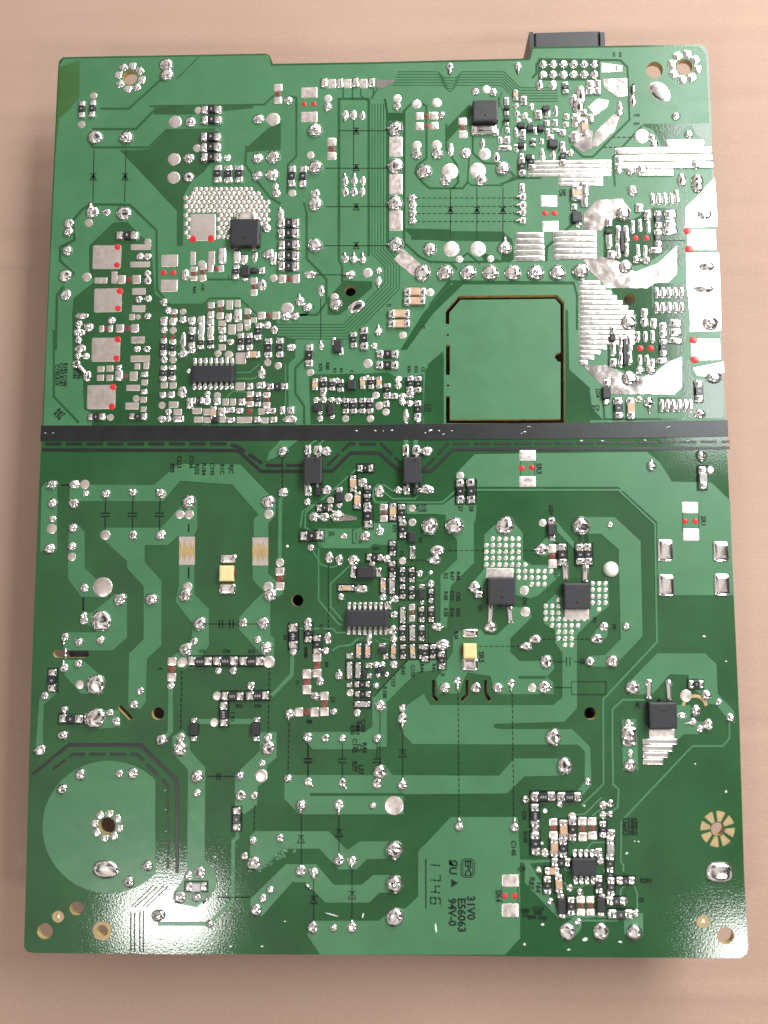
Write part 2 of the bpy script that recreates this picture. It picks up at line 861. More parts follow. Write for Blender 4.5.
N 690 345 930 340 905 290 1010 340 1010 350 690 352
T 430 170
o 72 495 40
o 182 495 40
o 290 495 40
o 398 495 40
o 508 495 40
o 612 495 40
o 722 490 40
o 0 380 34
F 0 375 -20 350 14
f 102 380 38
f 140 430 18
f 230 380 37
f 290 427 17
o 358 375 34
F 358 370 360 320 18
so 440 90 30 50
so 445 130 36 34
so 445 170 36 34
so 445 205 36 34
so 445 245 36 34
F 440 132 402 130 14
F 440 172 402 170 14
F 440 208 402 206 14
F 440 246 402 243 14
s 570 150 78 58
d 552 208 15
d 597 208 15
s 577 272 78 54
Z 28 410 305 545 300 550 440 402 436
Z 28 588 300 800 292 800 430 592 440
Z 20 615 0 830 0 830 70 615 70
G 10 558 440 560 370 690 255
K 3 98 85 98 330
K 3 225 85 225 330
K 3 350 85 350 330
KD 3 -90 135 400 135
KD 3 -90 175 400 175
KD 3 -90 210 400 210
KD 3 -90 248 400 248
DI 98 195
DI 225 195
DI 350 195
N -90 292 350 296 395 335 402 425 385 445 340 440 350 345 -90 335
G 8 0 440 100 445 130 478
G 8 140 430 180 400 240 450
G 8 340 440 390 420
N -10 660 105 540 95 520 0 640
N 100 530 690 536 700 590 690 550 110 550
G 8 110 545 690 545 705 600 705 768
CUT 0 0
c 700 120 70 50 v b
sd 740 100 40 80
sd 690 180 30 30
k 705 225 50 56
o 712 262 18
sd 740 150 36 60
X 635 110 30 R89,C38 90
T 570 170
A 65 212 130 145 250 140 292 195 270 240 225 225 170 262 150 292 68 292
A 60 432 150 418 232 440 310 492 420 450 512 365 512 500 470 540 402 545 370 568 180 568 100 490
o 255 212 36
o 265 465 34
o 300 100 27
sd 185 255 32 40
sd 185 340 30 72
sd 195 410 40 40
k 185 295 30 20
sd 230 310 24 80
sd 230 390 24 70
sd 270 310 22 80
sd 270 385 22 60
k 250 340 16 120
sd 300 275 18 60
sd 335 268 18 60
sd 375 275 18 60
sd 330 185 38 42
sd 370 220 34 50
c 420 240 84 34 v
sd 480 215 54 42
sd 480 262 54 40
sd 480 298 62 28
c 420 330 80 36 v
sd 412 388 62 30
sd 325 392 18 62
sd 360 395 18 62
o 320 432 22
o 365 436 22
d 315 328 15
d 367 328 15
N 160 230 300 240 400 180 545 190 555 300 540 480 470 380 370 450 300 460 160 430
K 3 440 340 550 340
so 395 140 22 60
so 425 140 22 60
so 455 140 22 60
so 485 140 22 60
so 512 130 22 70
oe 535 50 22 38
N 400 545 555 545 555 700 400 700
so 415 590 24 54
so 445 590 24 54
so 475 590 24 54
so 505 590 24 54
so 535 590 24 54
so 415 662 24 54
so 445 662 24 54
so 475 662 24 54
so 505 662 24 54
so 535 662 24 54
H 285 622 27
N 195 565 395 560 395 690 300 690 240 650
Z 24 40 530 130 530 310 690 312 768 312 850 180 850 42 960 42 768
o 280 735 38
A 555 180 600 140 692 40 700 140 706 270 552 280
A 556 400 712 400 720 560 724 768 580 768 560 560
sf 630 335 140 105
d 565 293 22
d 572 380 22
oe 645 215 36 26
oe 655 465 36 26
oe 640 572 50 20
oe 672 735 40 30
oe 610 80 28 34
K 3 560 520 715 520
K 3 570 635 720 640
G 7 545 20 560 150 520 185
T 570 310
A 62 268 172 265 262 310 352 322 420 292 470 252 535 226 535 370 500 405 200 405 155 365
o 285 330 38
sd 355 15 34 40
sd 205 100 30 40
k 205 135 30 26
sd 205 185 28 70
sd 205 255 36 40
sd 243 160 22 80
sd 243 240 22 70
sd 285 160 24 80
sd 285 235 24 60
k 264 200 16 140
sd 325 130 20 50
sd 360 130 20 50
sd 395 130 20 60
sd 355 62 34 44
sd 400 65 30 46
sd 445 80 34 36
sd 505 65 56 34
sd 445 118 34 34
sd 505 108 56 34
sd 505 150 62 28
c 445 182 80 36 v
sd 440 245 54 28
sd 335 245 20 54
sd 370 245 20 54
sd 395 262 20 50
o 335 292 22
o 390 292 24
d 337 185 17
d 388 185 17
N 180 85 310 60 330 -10 545 -10 560 100 545 225 450 250 400 300 330 310 180 270
A 578 0 722 0 722 100 575 105
sf 650 190 142 108
A 590 280 735 250 738 300 660 318 610 315
d 592 147 21
d 597 238 21
oe 670 68 38 32
oe 690 325 38 30
N 540 240 580 240 590 330 735 340 735 520 560 520 540 420
c 615 392 106 42 v
oe 622 500 28 24
k 175 397 40 62
sd 175 352 32 34
o 175 442 19
c 230 475 104 44 v
c 290 475 104 40 v b
o 330 430 18
o 378 445 26
F 378 450 382 500 12
N 420 420 590 415 590 495 420 495
so 440 460 22 60
so 468 460 22 60
so 496 460 22 60
so 524 460 22 60
so 552 460 22 60
so 578 460 22 60
X 132 400 36 LD4 90
X 120 470 36 C9,R3 90
N 0 290 95 385 105 470 160 530 0 530
G 8 155 400 165 525 540 525 585 480
T 290 310
N 738 210 650 285 640 500 645 548 738 548
N 90 310 380 305 470 300 520 330 640 310 640 548 100 548
c 95 222 112 38 v
f 97 300 18
k 230 172 44 66
sd 212 150 18 36
sd 245 200 22 36
o 10 180 20
f 373 257 22
c 468 215 108 40 h
c 468 268 108 40 h
c 120 360 60 30 v b
c 162 360 76 34 v
c 203 360 60 32 v
o 225 340 15
c 243 365 60 32 v
k 295 360 44 44
o 295 325 12
c 350 352 60 28 v b
o 370 325 14
c 390 352 60 30 v
c 428 352 60 28 v b
c 468 385 66 34 v
o 520 335 20
o 520 365 18
c 577 358 80 34 v
c 615 358 80 34 v
o 125 433 16
o 160 402 17
o 160 432 18
o 200 433 16
o 232 438 18
sd 465 412 34 30
sd 500 415 34 30
o 540 415 18
o 577 405 22
o 540 445 18
o 577 450 18
f 412 410 18
k 135 468 50 34
k 197 475 36 60
o 145 490 14
o 145 522 16
o 203 512 14
c 268 462 76 34 v
c 307 462 76 34 v
c 347 462 76 34 v
c 385 462 76 34 v
f 267 522 18
f 385 522 18
f 428 460 20
f 460 490 18
sd 462 452 30 30
c 615 480 90 34 v
oe 557 512 17 36
o 615 527 19
L 6 428 470 450 515 500 515 530 490
L 6 330 400 290 430
X 145 275 34 R73 90
X 180 270 34 R80 90
X 215 290 30 R3 90
X 245 290 30 R9 90
X 295 295 30 C 90
X 570 285 30 R90 90
X 605 285 30 R22 90
X 638 285 30 C5 90
X 660 470 34 C30,R50 90
u 320 580 9 4
u 410 580 8 4
u 448 581 4 3
u 490 578 8 5
u 675 578 14 6
u 650 590 5 4
u 715 580 4 3
u 735 597 4 3
T 430 310
u 45 580 5 4
u 68 595 4 3
u 105 580 5 3
u 455 585 10 4
u 440 592 8 2
N 650 0 662 0 668 285 768 375 768 548 648 548
N -10 260 62 198 66 548 -10 548
u 475 560 14 2
T 570 310
u 470 562 20 2
u 360 625 8 3
u 565 628 8 2
u 155 628 8 3
u 55 628 8 4
T 30 330
u 75 495 8 2
u 112 495 8 2
T 24 460
P 220 118 625 120 743 19 1038 22 1205 194 1205 260 1150 290 1000 118 750 100 670 198 265 198 240 230 218 210
P 85 130 110 105 160 130 160 435 78 440
P 365 360 395 325 660 325 735 240 770 200 832 200 832 330 815 365 740 365 690 408 580 408 580 490 660 580 660 890 590 955 585 1160 560 1195 500 1190 505 930 575 860 575 605 495 520 495 485 395 395
P 215 310 250 300 292 345 292 520 400 620 400 662 275 655 212 570
o 138 117 25
F 130 120 105 135 14
o 138 208 24
o 137 283 18
f 133 330 24
o 125 425 26
F 118 425 94 436 14
o 243 117 24
f 292 117 22
o 297 160 17
o 240 208 25
o 236 327 22
o 232 415 22
f 230 465 20
o 290 615 22
f 378 610 47
o 395 162 24
o 525 157 21
F 520 152 503 136 12
o 655 157 21
F 650 152 635 136 12
f 390 360 24
o 523 360 22
F 528 366 540 382 12
o 655 362 24
F 660 366 674 382 12
o 463 668 32
o 615 668 32
f 748 262 20
o 288 745 18
K 3 393 190 390 250
K 3 390 275 390 340
K 4 370 255 412 255
K 4 370 270 412 270
K 3 525 180 521 250
K 3 521 275 521 340
K 4 500 255 542 255
K 4 500 270 542 270
K 3 655 180 651 250
K 3 651 275 651 340
K 4 630 255 672 255
K 4 630 270 672 270
K 6 180 120 220 120
K 6 285 660 285 720
T 160 440
P 450 380 500 335 555 300 555 360 520 400 520 465 450 465
P 445 600 520 600 520 640 560 680 590 700 590 740 530 768 530 940 548 950 548 1085 480 1020 380 910 380 850 460 765 500 730 445 670
P 92 420 165 420 165 465 92 465
P 92 600 165 600 165 740 235 810 235 985 165 1095 85 1095 60 1040 155 965 155 880 75 775 92 700
b 130 532 76 135
b 482 535 76 135
o 140 297 34
f 140 357 22
f 97 357 20
f 10 258 20
o 5 455 25
o 520 297 34
f 522 355 22
o 590 55 26
o 592 252 25
f 575 588 20
c 575 667 106 42 v e
f 520 705 24
o 530 745 32
f 133 705 22
o 122 745 32
H 660 770 28
y 320 640 70 88 330 570 78 36 325 715 78 44
L 18 592 260 578 290 575 580
K 3 588 80 588 230
K 6 138 405 138 440
K 6 138 610 138 665
X 58 135 40 R79 90
X 92 105 40 C133 90
X 150 105 40 C134 90
X 178 140 40 RJ32 90
X 210 140 40 R184 90
X 250 140 40 C195 90
X 298 140 40 R1C 90
X 342 140 40 RJC 90
u 612 510 8 8
T 24 600
P 440 -30 495 -15 495 180 425 242 190 242 190 155 350 155 300 115 270 110 270 65 330 60 360 35
P 190 285 285 290 395 385 380 450 275 450 195 360
P 75 470 130 430 160 445 95 500 90 740 55 740
P 180 540 300 540 330 525 460 530 465 610 330 620 290 590 180 590
SL 158 258 295 258 36
F 203 235 203 280 12
SL 462 515 510 565 22
H 643 545 30
o 372 100 50
o 287 100 20
o 197 178 21
F 195 185 193 220 10
o 265 202 22
o 370 192 22
o 195 325 22
F 193 315 190 288 10
o 262 305 20
f 268 405 20
o 345 405 48
c 140 385 106 40 v
o 100 460 20
o 195 525 18
c 228 569 112 42 h
o 343 568 50
o 415 540 18
o 445 585 22
oe 187 648 28 22
o 78 720 27
F 70 720 42 720 12
o 558 437 18
o 528 502 22
c 710 333 112 42 v e
f 755 300 20
o 707 412 18
L 18 707 420 707 630 675 665
o 660 670 28
K 5 645 330 665 330
K 14 45 835 215 695 560 695 735 865 735 1310
KD 11 140 812 235 740 545 740 690 890 690 1290
T 20 740
CI 427 417 318 650
R 418 412 40 60 13
o 292 165 27
o 205 235 25
o 477 162 20
o 543 160 26
o 615 603 25
F 608 603 582 603 12
o 525 680 27
F 518 682 490 682 12
AE 412 620 66 44 5
T 20 850
H 272 280 33
H 120 390 38
HR 395 388 28 46
HR 183 320 8 28
o 660 315 28
o 762 225 27
K 4 532 300 532 490
K 4 550 300 550 490
K 4 575 290 575 490
K 4 592 290 592 490
K 4 535 270 640 170
K 4 550 275 660 175
K 4 590 270 690 170
K 4 605 275 710 175
T 160 600
o 193 113 34
o 165 198 20
o 125 235 34
f 110 297 22
o 400 110 22
o 497 110 30
o 468 190 20
o 512 230 32
f 523 297 28
c 195 293 112 44 h m
c 318 293 112 44 h m
c 440 293 112 44 h m
o 280 340 18
o 352 340 20
c 57 333 112 42 v e
o 50 415 18
L 18 50 420 47 630 20 665
f 273 460 20
c 350 460 106 42 h m
c 472 458 106 42 h m
o 437 412 20
c 308 548 116 40 v m
f 260 587 20
L 26 180 583 460 583
t 163 620 40 62 165 578 165 665
t 457 620 40 62 467 575 463 665
o 100 660 22
o 98 715 34
o 520 660 22
o 520 710 34
c 640 175 112 42 v m
o 640 250 19
L 18 636 265 632 360 535 460
o 710 105 20
c 712 163 80 36 v e
c 705 395 112 42 v e
o 745 463 20
o 622 545 24
F 620 550 618 580 12
c 705 538 112 42 h e
o 710 660 24
KD 4 105 340 100 620
KD 4 525 320 520 650
KD 4 620 590 615 830
K 3 230 115 380 115
K 3 420 115 470 115
K 4 285 95 285 135
K 4 300 95 300 135
K 4 335 95 335 135
K 4 352 95 352 135
X 200 245 30 R21 180
X 320 245 30 R22 180
X 440 245 30 R23 180
X 380 508 30 R20 180
X 470 508 30 R24 180
X 600 180 30 R4 90
X 700 255 30 R109 90
X 660 395 26 C1 90
X 715 580 30 R2 180
K 3 340 540 360 540
X 348 570 34 RS 90
T 160 730
P 60 30 110 0 145 40 142 95 218 180 215 620 268 680 268 760 180 850 70 830 65 780 130 690 135 190 60 110
P 480 10 560 10 560 130 515 170 515 240 470 270 465 360 405 405 360 370 360 215 480 100
o 15 48 22
o 180 222 32
o 177 303 20
o 385 218 22
o 490 160 18
f 487 220 30
o 387 315 26
o 452 315 20
c 370 425 110 40 v
L 18 370 470 372 515 352 530 350 818 245 923
L 18 235 930 -10 930
o 615 232 20
o 710 40 20
o 713 250 20
o 678 360 26
F 678 365 678 400 14
o 447 530 20
o 577 518 20
o 452 640 34
o 405 605 18
fx 545 610
o 530 765 18
K 3 230 222 360 222
K 4 275 205 275 240
K 4 288 205 288 240
K 3 710 60 710 135
K 3 710 155 710 230
K 4 690 138 730 138
K 4 690 152 730 152
KD 4 455 360 452 480
u 265 608 5 5
u 25 290 4 2
u 28 382 4 2
u 28 487 4 2
u 26 597 4 2
T 160 840
o 192 155 28
o 137 170 20
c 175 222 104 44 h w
o 98 275 28
o 178 275 22
F 212 295 262 245 12
o 494 278 20
o 530 237 18
o 462 335 28
o 240 402 18
o 5 360 22
K 3 270 275 430 275
u 340 510 8 5
u 490 510 8 4
u 600 390 6 3
T 290 580
P 395 800 395 560 570 385 770 385 790 430 610 440 465 585 465 800
o 435 603 28
oe 540 615 20 20
o 540 665 26
F 540 670 540 715 14
K 3 432 630 432 740
X 340 700 40 C106,R44 90
X 310 720 40 R87,R90 90
T 330 640 7.68
K 8 595 155 335 435
sd 150 120 52 36
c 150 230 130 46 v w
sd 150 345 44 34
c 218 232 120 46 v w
sd 300 195 52 36
o 355 190 26
o 400 190 28
sd 300 275 40 34
o 370 270 20
o 435 265 20
k 390 235 70 40
k 265 255 40 60
c 248 340 120 46 h
c 250 415 120 46 h
c 250 492 120 48 h w
o 355 350 26
f 155 405 26
o 70 270 30
F 70 265 68 225 12
o 210 558 28
o 30 550 28
o 490 190 32
X 485 310 60 C153 90
X 560 235 60 R45 90
X 635 235 60 C155 90
X 705 215 60 R44 90
X 420 400 60 R108 90
T 340 560 7.68
i 212 450 325 125 8
di 200 95 140 84
sd 103 95 44 80
sd 295 95 46 66
c 45 215 120 44 h b
oe 165 220 50 38
F 160 220 212 220 16
c 330 197 110 44 v b
o 330 285 28
oe 420 300 36 28
sd 375 350 40 60
oe 412 420 34 26
oe 405 540 36 42
o 412 608 28
c 405 72 110 46 v
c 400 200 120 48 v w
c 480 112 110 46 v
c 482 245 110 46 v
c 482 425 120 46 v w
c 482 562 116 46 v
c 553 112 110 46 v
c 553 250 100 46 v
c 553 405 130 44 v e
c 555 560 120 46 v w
k 627 262 52 86
sd 627 205 40 34
o 630 325 18
c 627 417 116 46 v
c 627 560 116 46 v
o 697 182 28
c 697 275 104 44 v
c 700 418 116 46 v
o 613 103 26
o 697 98 18
oe 745 512 46 32
F 745 512 800 515 16
c 145 697 110 42 v b
c 212 697 110 42 v b
oe 225 610 24 40
k 330 690 60 44
sd 325 655 50 32
sd 350 740 40 40
c 412 697 110 42 v b
c 485 702 110 46 v
c 558 700 110 42 v b
c 628 702 110 46 v
c 712 702 110 46 v
sd 75 735 54 40
L 8 0 660 70 660 130 605 180 600
L 8 270 610 310 640 400 640
L 8 320 600 380 615
L 8 590 155 640 160 690 110
K 3 450 640 680 640 680 500
K 3 370 40 440 40 440 260
T 430 580
oe 60 310 34 26
F 65 312 98 318 14
c 57 385 84 36 v
c -25 350 84 36 v
X 18 345 34 R40 90
X 18 420 34 R40 90
X 60 455 34 J5 90
T 290 440
op 110 145 86 126
sd 87 50 30 50
sd 133 52 34 48
oe 172 55 26 25
sd 87 240 32 52
k 135 245 26 44
oe 175 240 26 24
o 83 297 18
op 587 145 86 126
sd 555 50 30 50
sd 605 52 34 48
oe 655 55 32 25
o 520 240 20
sd 560 240 30 44
k 603 245 22 40
oe 650 237 34 24
c 362 136 76 36 h
oe 350 205 23 24
c 303 208 80 34 v b
c 325 291 84 34 v b
k 237 273 36 48
sd 237 240 28 26
o 237 312 14
f 280 275 20
f 195 290 17
c 168 325 76 34 h
o 115 370 25
o 165 370 24
o 225 365 30
A 215 345 320 370 320 385 220 390
c 372 250 60 34 v
c 372 290 60 32 v
c 375 368 112 42 v
c 105 460 112 46 h
o 100 517 18
oe 188 565 20 30
oe 238 577 19 28
o 305 580 28
F 310 580 338 576 14
X 200 450 34 J23 0
oe 258 462 18 14
o 362 462 26
o 433 440 21
F 430 435 428 405 12
oe 430 248 22 30
c 450 350 84 36 v e
c 493 345 84 34 v b
c 537 350 84 34 v
f 587 328 17
c 540 430 84 36 v
k 587 465 36 56
f 587 395 18
sd 587 540 26 60
o 670 415 43
oe 705 530 34 24
F 712 530 740 528 14
oe 695 577 32 22
F 685 577 660 576 14
c 492 520 70 34 v
c 405 565 76 34 h
o 465 570 20
o 395 597 18
c 492 620 76 34 v
f 540 580 17
X 625 325 36 R18,C15,R5 90
X 625 480 32 R9 90
X 415 522 32 R91 0
X 535 545 32 C2 90
X 500 425 32 R74 90
X 335 490 30 D 90
L 8 130 300 75 350 72 420 110 440 150 520
L 8 150 290 320 140
L 8 110 310 60 345 50 420
L 8 105 525 150 600 200 612 240 598
L 8 137 520 137 768
L 8 195 768 195 690 290 600
L 8 400 290 400 240 420 215 455 218 490 243 530 245
L 8 440 240 490 282 600 282 612 260
L 9 395 260 410 300 730 300 800 240 1820 240
P 132 425 330 425 370 400 510 395 510 510 400 500 380 520 160 520 132 480
P 430 310 768 310 768 355 430 355
P 38 -90 100 -60 30 10 -60 80 -110 100 -100 60
L 8 85 30 150 -15
L 8 130 30 180 -15
L 22 557 -40 557 30
L 22 603 -40 603 30
K 14 160 148 205 148 290 62 430 62 525 148 545 148
KD 11 180 122 285 18 440 18 530 105
K 14 632 148 680 148 785 45 2110 38
KD 11 640 140 700 80 755 18 2110 8
KD 4 185 600 185 1000
KD 4 370 578 660 576
KD 3 710 530 1170 530
K 3 315 430 300 430 300 495 318 495
K 3 318 445 318 480
L 9 137 768 230 880 250 890
L 9 195 768 195 800 255 870
L 8 40 905 205 905 220 925 275 925
T 30 330
K 14 60 575 1000 578 1110 678 1310 678
KD 13 75 546 950 546 1000 560 1130 650 1310 650
T 290 580
o 88 198 18
c 90 255 84 36 v
sd 20 235 36 40
c 18 270 120 42 v
c 133 310 90 38 v
oe 183 280 18 30
o 172 340 18
c 130 410 112 42 v e
o 145 487 20
c 80 487 112 42 v e
c 165 595 112 42 v e
o 120 557 20
o 210 632 18
o 322 640 18
o 235 460 20
F 235 455 238 430 10
o 245 80 18
L 8 200 340 235 318 300 310 330 280
X 75 345 34 R102 90
X 175 405 34 R9 90
X 150 225 30 C1 90
X 205 575 34 C5 90
X 95 680 30 R2 180
T 430 440
P 125 160 215 68 1040 57 1100 105 1160 200 1350 205 1440 290 1455 745 1092 745 1090 395 905 225 225 225 225 190 125 190
P 0 310 60 312 120 270 225 290 218 385 210 395 210 590 100 700 80 900 50 900 50 650 130 575 130 480 75 420 75 360 0 352
P 260 455 325 395 400 395 445 445 445 575 490 600 610 600 625 650 520 745 480 760 410 745 410 640 275 640 240 760 180 710 260 620
V1 31 275 470 430 470 440 590 540 615 595 625 580 660 545 710 480 710 470 670 420 670 410 615 265 615 265 500
o 360 412 45
o 118 413 45
o 725 412 45
o 0 413 40
oe 38 530 32 22
F 40 530 68 528 12
oe 25 575 28 22
F 20 575 -8 572 12
o 5 240 17
c 145 248 116 40 v
f 145 172 18
c 197 248 116 40 v
X 145 330 40 27 90
X 197 330 40 28 90
KB 125 195 222 300
s 467 75 80 52
s 467 200 80 52
d 440 135 15
d 488 133 15
KB 435 98 502 178
X 522 138 50 SR3 90
q 343 725 130 130 p
s 335 640 132 48
o 215 708 30
F 210 710 178 710 14
sd 235 742 40 30
k 583 430 36 60
sd 583 392 34 34
sd 587 472 28 28
f 540 398 18
o 535 527 30
F 528 527 495 525 14
c 588 558 110 40 v e
c 633 552 108 46 v
c 718 550 100 42 v
c 757 550 100 42 v
sd 650 630 28 80
sd 745 640 28 80
X 580 335 36 DZ4 90
X 605 640 40 D21 90
X 720 470 30 R31 90
X 750 470 30 C32 90
P 605 390 700 500 768 500 768 520 690 520 610 440
P 495 540 560 465 600 500 600 540 540 560
f 452 722 22
q 705 750 125 125 p
s 705 836 118 50
T 580 440
o 343 126 25
F 343 115 342 92 12
o 582 77 27
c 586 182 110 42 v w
f 625 145 17
s 527 325 78 54
s 532 455 78 58
d 504 390 15
d 553 390 15
KB 492 345 570 435
X 590 390 46 SR1 90
sd2 408 530 76 106
sd2 675 535 76 98
sd2 413 697 76 106
sd2 680 695 76 106
o 143 407 16
wb 148 620 37
L 9 -530 240 185 240 360 405 368 970 110 1245 112 1650 72 1690 5 1755
P 10 370 165 370 290 485 300 942 180 1067 155 1090 50 1087 40 1037 120 1032 195 955 185 525 100 450 40 450 10 440
T 430 580
P 150 240 245 238 262 262 320 265 380 205 395 130 480 130 487 180 385 280 385 345 430 390 590 385 597 425 560 465 592 490 592 548 310 548 290 460 180 445 165 470 140 545 40 545 30 475 110 345 110 270
P 0 600 590 600 635 565 635 350 600 300 600 240 548 210 548 120 600 70 640 80 640 190 768 190 768 200 705 262 705 615 645 680 310 690 303 705 325 715 680 715 768 800 775 984 722 1044 700 1020 742 964 742 820 710 790 -85 787 -127 740 -145 650 -110 600 -30 545
V1 31 550 100 625 90 625 180 700 180 765 180 700 235 700 330 640 330 640 300 610 290 600 250 550 205
oe 290 228 32 26
sd 290 165 22 90
sd 385 165 24 80
k 345 125 22 18
f 457 153 23
oe 505 283 30 22
F 510 283 538 284 12
oe 460 318 32 20
F 450 320 428 324 12
o 558 392 33
o 72 518 28
oe 132 485 20 20
F 132 500 132 530 12
o 220 518 25
o 325 518 26
oe 390 495 20 20
F 390 505 390 540 12
f 490 518 20
o 550 515 32
F 560 515 590 516 12
SL3 18 480 18 560 36 580
SL3 178 480 178 550 150 580
SL3 268 480 268 545 290 580
N 425 460 560 460 553 474 425 474
KD 3 235 318 430 318
KD 3 540 284 765 284
K 3 590 392 650 392
K 4 655 370 655 412
K 4 672 370 672 412
K 3 690 392 745 392
K 3 600 516 680 516
KB 680 488 845 550
KD 4 135 535 140 1140
KD 4 395 545 402 1150
y 192 340 66 84 192 255 78 36 192 405 78 52
X 245 370 50 SR5 90
KD 3 155 235 230 235
X 125 265 34 R28 90
X 75 75 38 R48 90
X 105 75 38 D23 90
X 135 80 38 C85 90
X 75 155 38 R38 90
X 105 155 38 R36 90
X 135 155 38 R83 90
X 75 -20 38 R2 90
X 105 -20 38 R47 90
X 135 -20 38 R48 90
X 240 135 34 D3 90
X 455 100 40 D4 90
X 730 390 34 C8 90
T 580 580
P 50 10 135 5 138 125 25 215 0 190 50 140
V1 31 55 12 130 12 130 120 70 160 55 130
P 50 275 105 205 140 215 130 270 90 308 55 300
o 115 225 24
oe 82 283 30 24
F 75 283 48 283 12
o 222 222 20
o 48 392 24
o 155 390 32
o 252 517 35
H 50 640 30
P 225 500 370 352 600 352 655 405 660 545 740 630 740 690 700 660 655 600 600 590 575 550 520 500 520 455 430 452 350 545 240 552
q 397 650 130 125 p
s 393 738 122 44
sd 330 525 24 90
sd 425 530 22 90
o 328 495 18
o 427 495 18
k 390 582 20 20
c 555 500 70 40 h
f 508 555 28
o 605 552 26
o 665 585 17
o 720 660 22
o 555 625 26
arc 550 612 56
oe 487 650 26 14
o 540 680 20
F 535 685 500 688 10
o 615 695 28
o 575 715 18
k 290 597 26 14
L 10 310 575 205 575 155 620 155 768 158 980 185 1005 180 1090 150 1112
P 200 670 270 665 280 910 205 915
o 230 688 20
F 235 688 265 688 10
sd2 235 750 70 90
o 232 745 36
o 240 832 18
o 240 890 32
P 455 600 530 600 530 680 600 680 570 740 500 740 455 780
s 435 735 30 40
Z 32 300 760 478 760 450 800 380 900 300 900
X 165 225 30 D5 90
X 70 190 30 D2 90
u 595 270 9 6
u 700 390 6 4
L 9 716 660 716 760 683 797 538 797 198 1157 195 1350 208 1370 208 1400
X 240 1185 50 C182,R180,C181 0
u 700 1015 7 7
u 262 1253 4 4
u 225 1310 6 5
u 552 882 5 4
u 280 1255 5 4
FL 660 1195 32 82
so2 668 1403 132 96
HR 590 1640 8 31
H 698 1707 42
T 290 710
P -27 311 390 312 425 270 470 280 490 312 1002 315 1075 232 1310 232 1350 270 1310 315 1125 318 1040 400 545 404 545 500 45 500 -27 426
P 68 105 360 105 395 80 395 170 462 140 410 188 110 188 68 145
P -194 606 -164 581 185 581 275 672 335 630 500 630 500 712 370 715 320 765 235 765 140 665 -34 665 -124 746 -190 735
N 95 398 545 398 545 412 95 412
o 85 133 22
o 170 135 20
o 252 135 20
o 418 135 22
o 88 345 22
F 92 350 115 366 10
o 250 348 20
F 255 355 275 378 10
o 432 297 35
oe 418 352 24 26
o 540 360 26
F 542 360 541 325 14
o 55 455 26
F 54 465 52 500 14
o 235 455 26
F 235 465 235 505 14
o 398 458 18
f 500 458 45
o 500 672 44
o 235 722 27
F 236 715 236 685 14
o 298 725 25
F 298 735 298 765 14
K 3 88 160 88 232
K 3 88 255 88 330
K 4 68 235 108 235
K 4 68 252 108 252
K 3 252 160 252 232
K 3 252 255 252 330
K 4 232 235 272 235
K 4 232 252 272 252
K 3 418 160 418 232
K 3 432 155 432 265
K 4 398 235 438 235
K 4 398 252 438 252
K 3 541 100 541 330
DU 541 208
K 3 55 500 55 760
DU 53 620
K 3 235 505 235 690
DU 236 590
X 310 170 44 C142 90
X 345 180 44 R44,C2 90
X 310 270 44 R77 90
X 340 285 44 L37 90
T 290 830
P -19 163 125 163 210 262 345 262 400 215 500 215 500 300 430 300 380 348 170 348 75 250 10 250 -135 413 -189 388 -189 330
P 80 500 115 435 425 435 500 375 555 375 615 318 615 102 675 40 772 -63 1092 -63 1104 140 1104 518 1032 598 145 598
o 500 93 43
o 502 258 43
o 503 418 45
o 52 195 27
F 52 190 52 165 12
o 115 200 24
F 115 210 114 240 14
o 110 468 28
F 112 460 113 435 12
o 210 470 19
o 297 468 25
F 298 460 298 430 12
K 3 114 240 114 440
DU 114 335
K 3 298 180 298 440
DU 298 312
F 78 258 105 285 10
u 200 405 40 3
u 350 410 4 16
u 700 470 5 28
K 5 652 140 652 375
XD 698 245 54 1_746
X 780 178 74 RU 90
XT 790 254 20
X 867 373 76 31V0 90
X 822 408 76 E56063 90
X 777 393 76 94V-0 90
LOGO 853 182
T 430 840
s 385 195 80 56
s 385 337 80 62
d 358 268 15
d 407 268 15
KB 345 215 422 320
X 326 268 52 SR4 90
X 400 38 46 C140 90
P 432 95 560 95 560 106 480 112 520 180 625 352 768 362 768 376 612 372 455 205 455 112 432 106
X 440 140 44 C9 0
X 486 205 50 R87 100
X 520 225 50 164 100
X 458 350 36 R80,C1 0
X 520 340 36 C153,R85 0
X 540 375 36 C92 0
X 490 370 36 R06 0
o 140 -66 24
F 140 -75 140 -110 14
o 405 -62 24
F 405 -72 405 -108 14
u 453 500 7 7
u 540 405 10 7
u 665 525 10 5
u 740 478 11 9
T 430 710
o 592 130 40
o 645 268 40
o 757 345 18
T 520 790
o 228 680 40
o 388 680 40
o 547 680 38
P 190 660 255 612 298 620 292 665 250 720 200 715
P 498 605 590 590 590 690 545 722 500 690
L 10 270 626 470 626
L 10 185 606 380 606 470 612
o 278 632 17
o 557 590 18
o 145 537 18
o 25 45 18
c 108 30 112 44 h m
c 235 30 112 44 h m
o 190 68 16
c 70 120 110 42 v m
sd 72 180 28 76
c 72 252 106 44 v
o 120 302 20
c 160 185 92 40 v e
c 207 188 92 40 v b
c 252 185 110 38 v
f 250 128 20
c 300 188 110 40 v e
c 347 185 100 40 v e
c 162 272 90 38 v b
c 207 277 90 38 v
c 195 345 92 40 h
o 88 383 17
c 153 386 70 34 h b
c 185 450 84 36 v b
c 130 455 80 38 v
o 238 470 17
o 288 490 17
i 307 370 112 82 4
sd 375 300 34 40
o 385 340 20
sd 437 208 36 34
c 432 280 110 38 v w
c 430 350 90 36 v
c 430 405 60 34 v
o 397 72 20
o 433 65 18
o 397 120 18
o 433 115 16
c 397 188 76 34 v
c 378 452 84 36 v
c 435 462 84 38 v
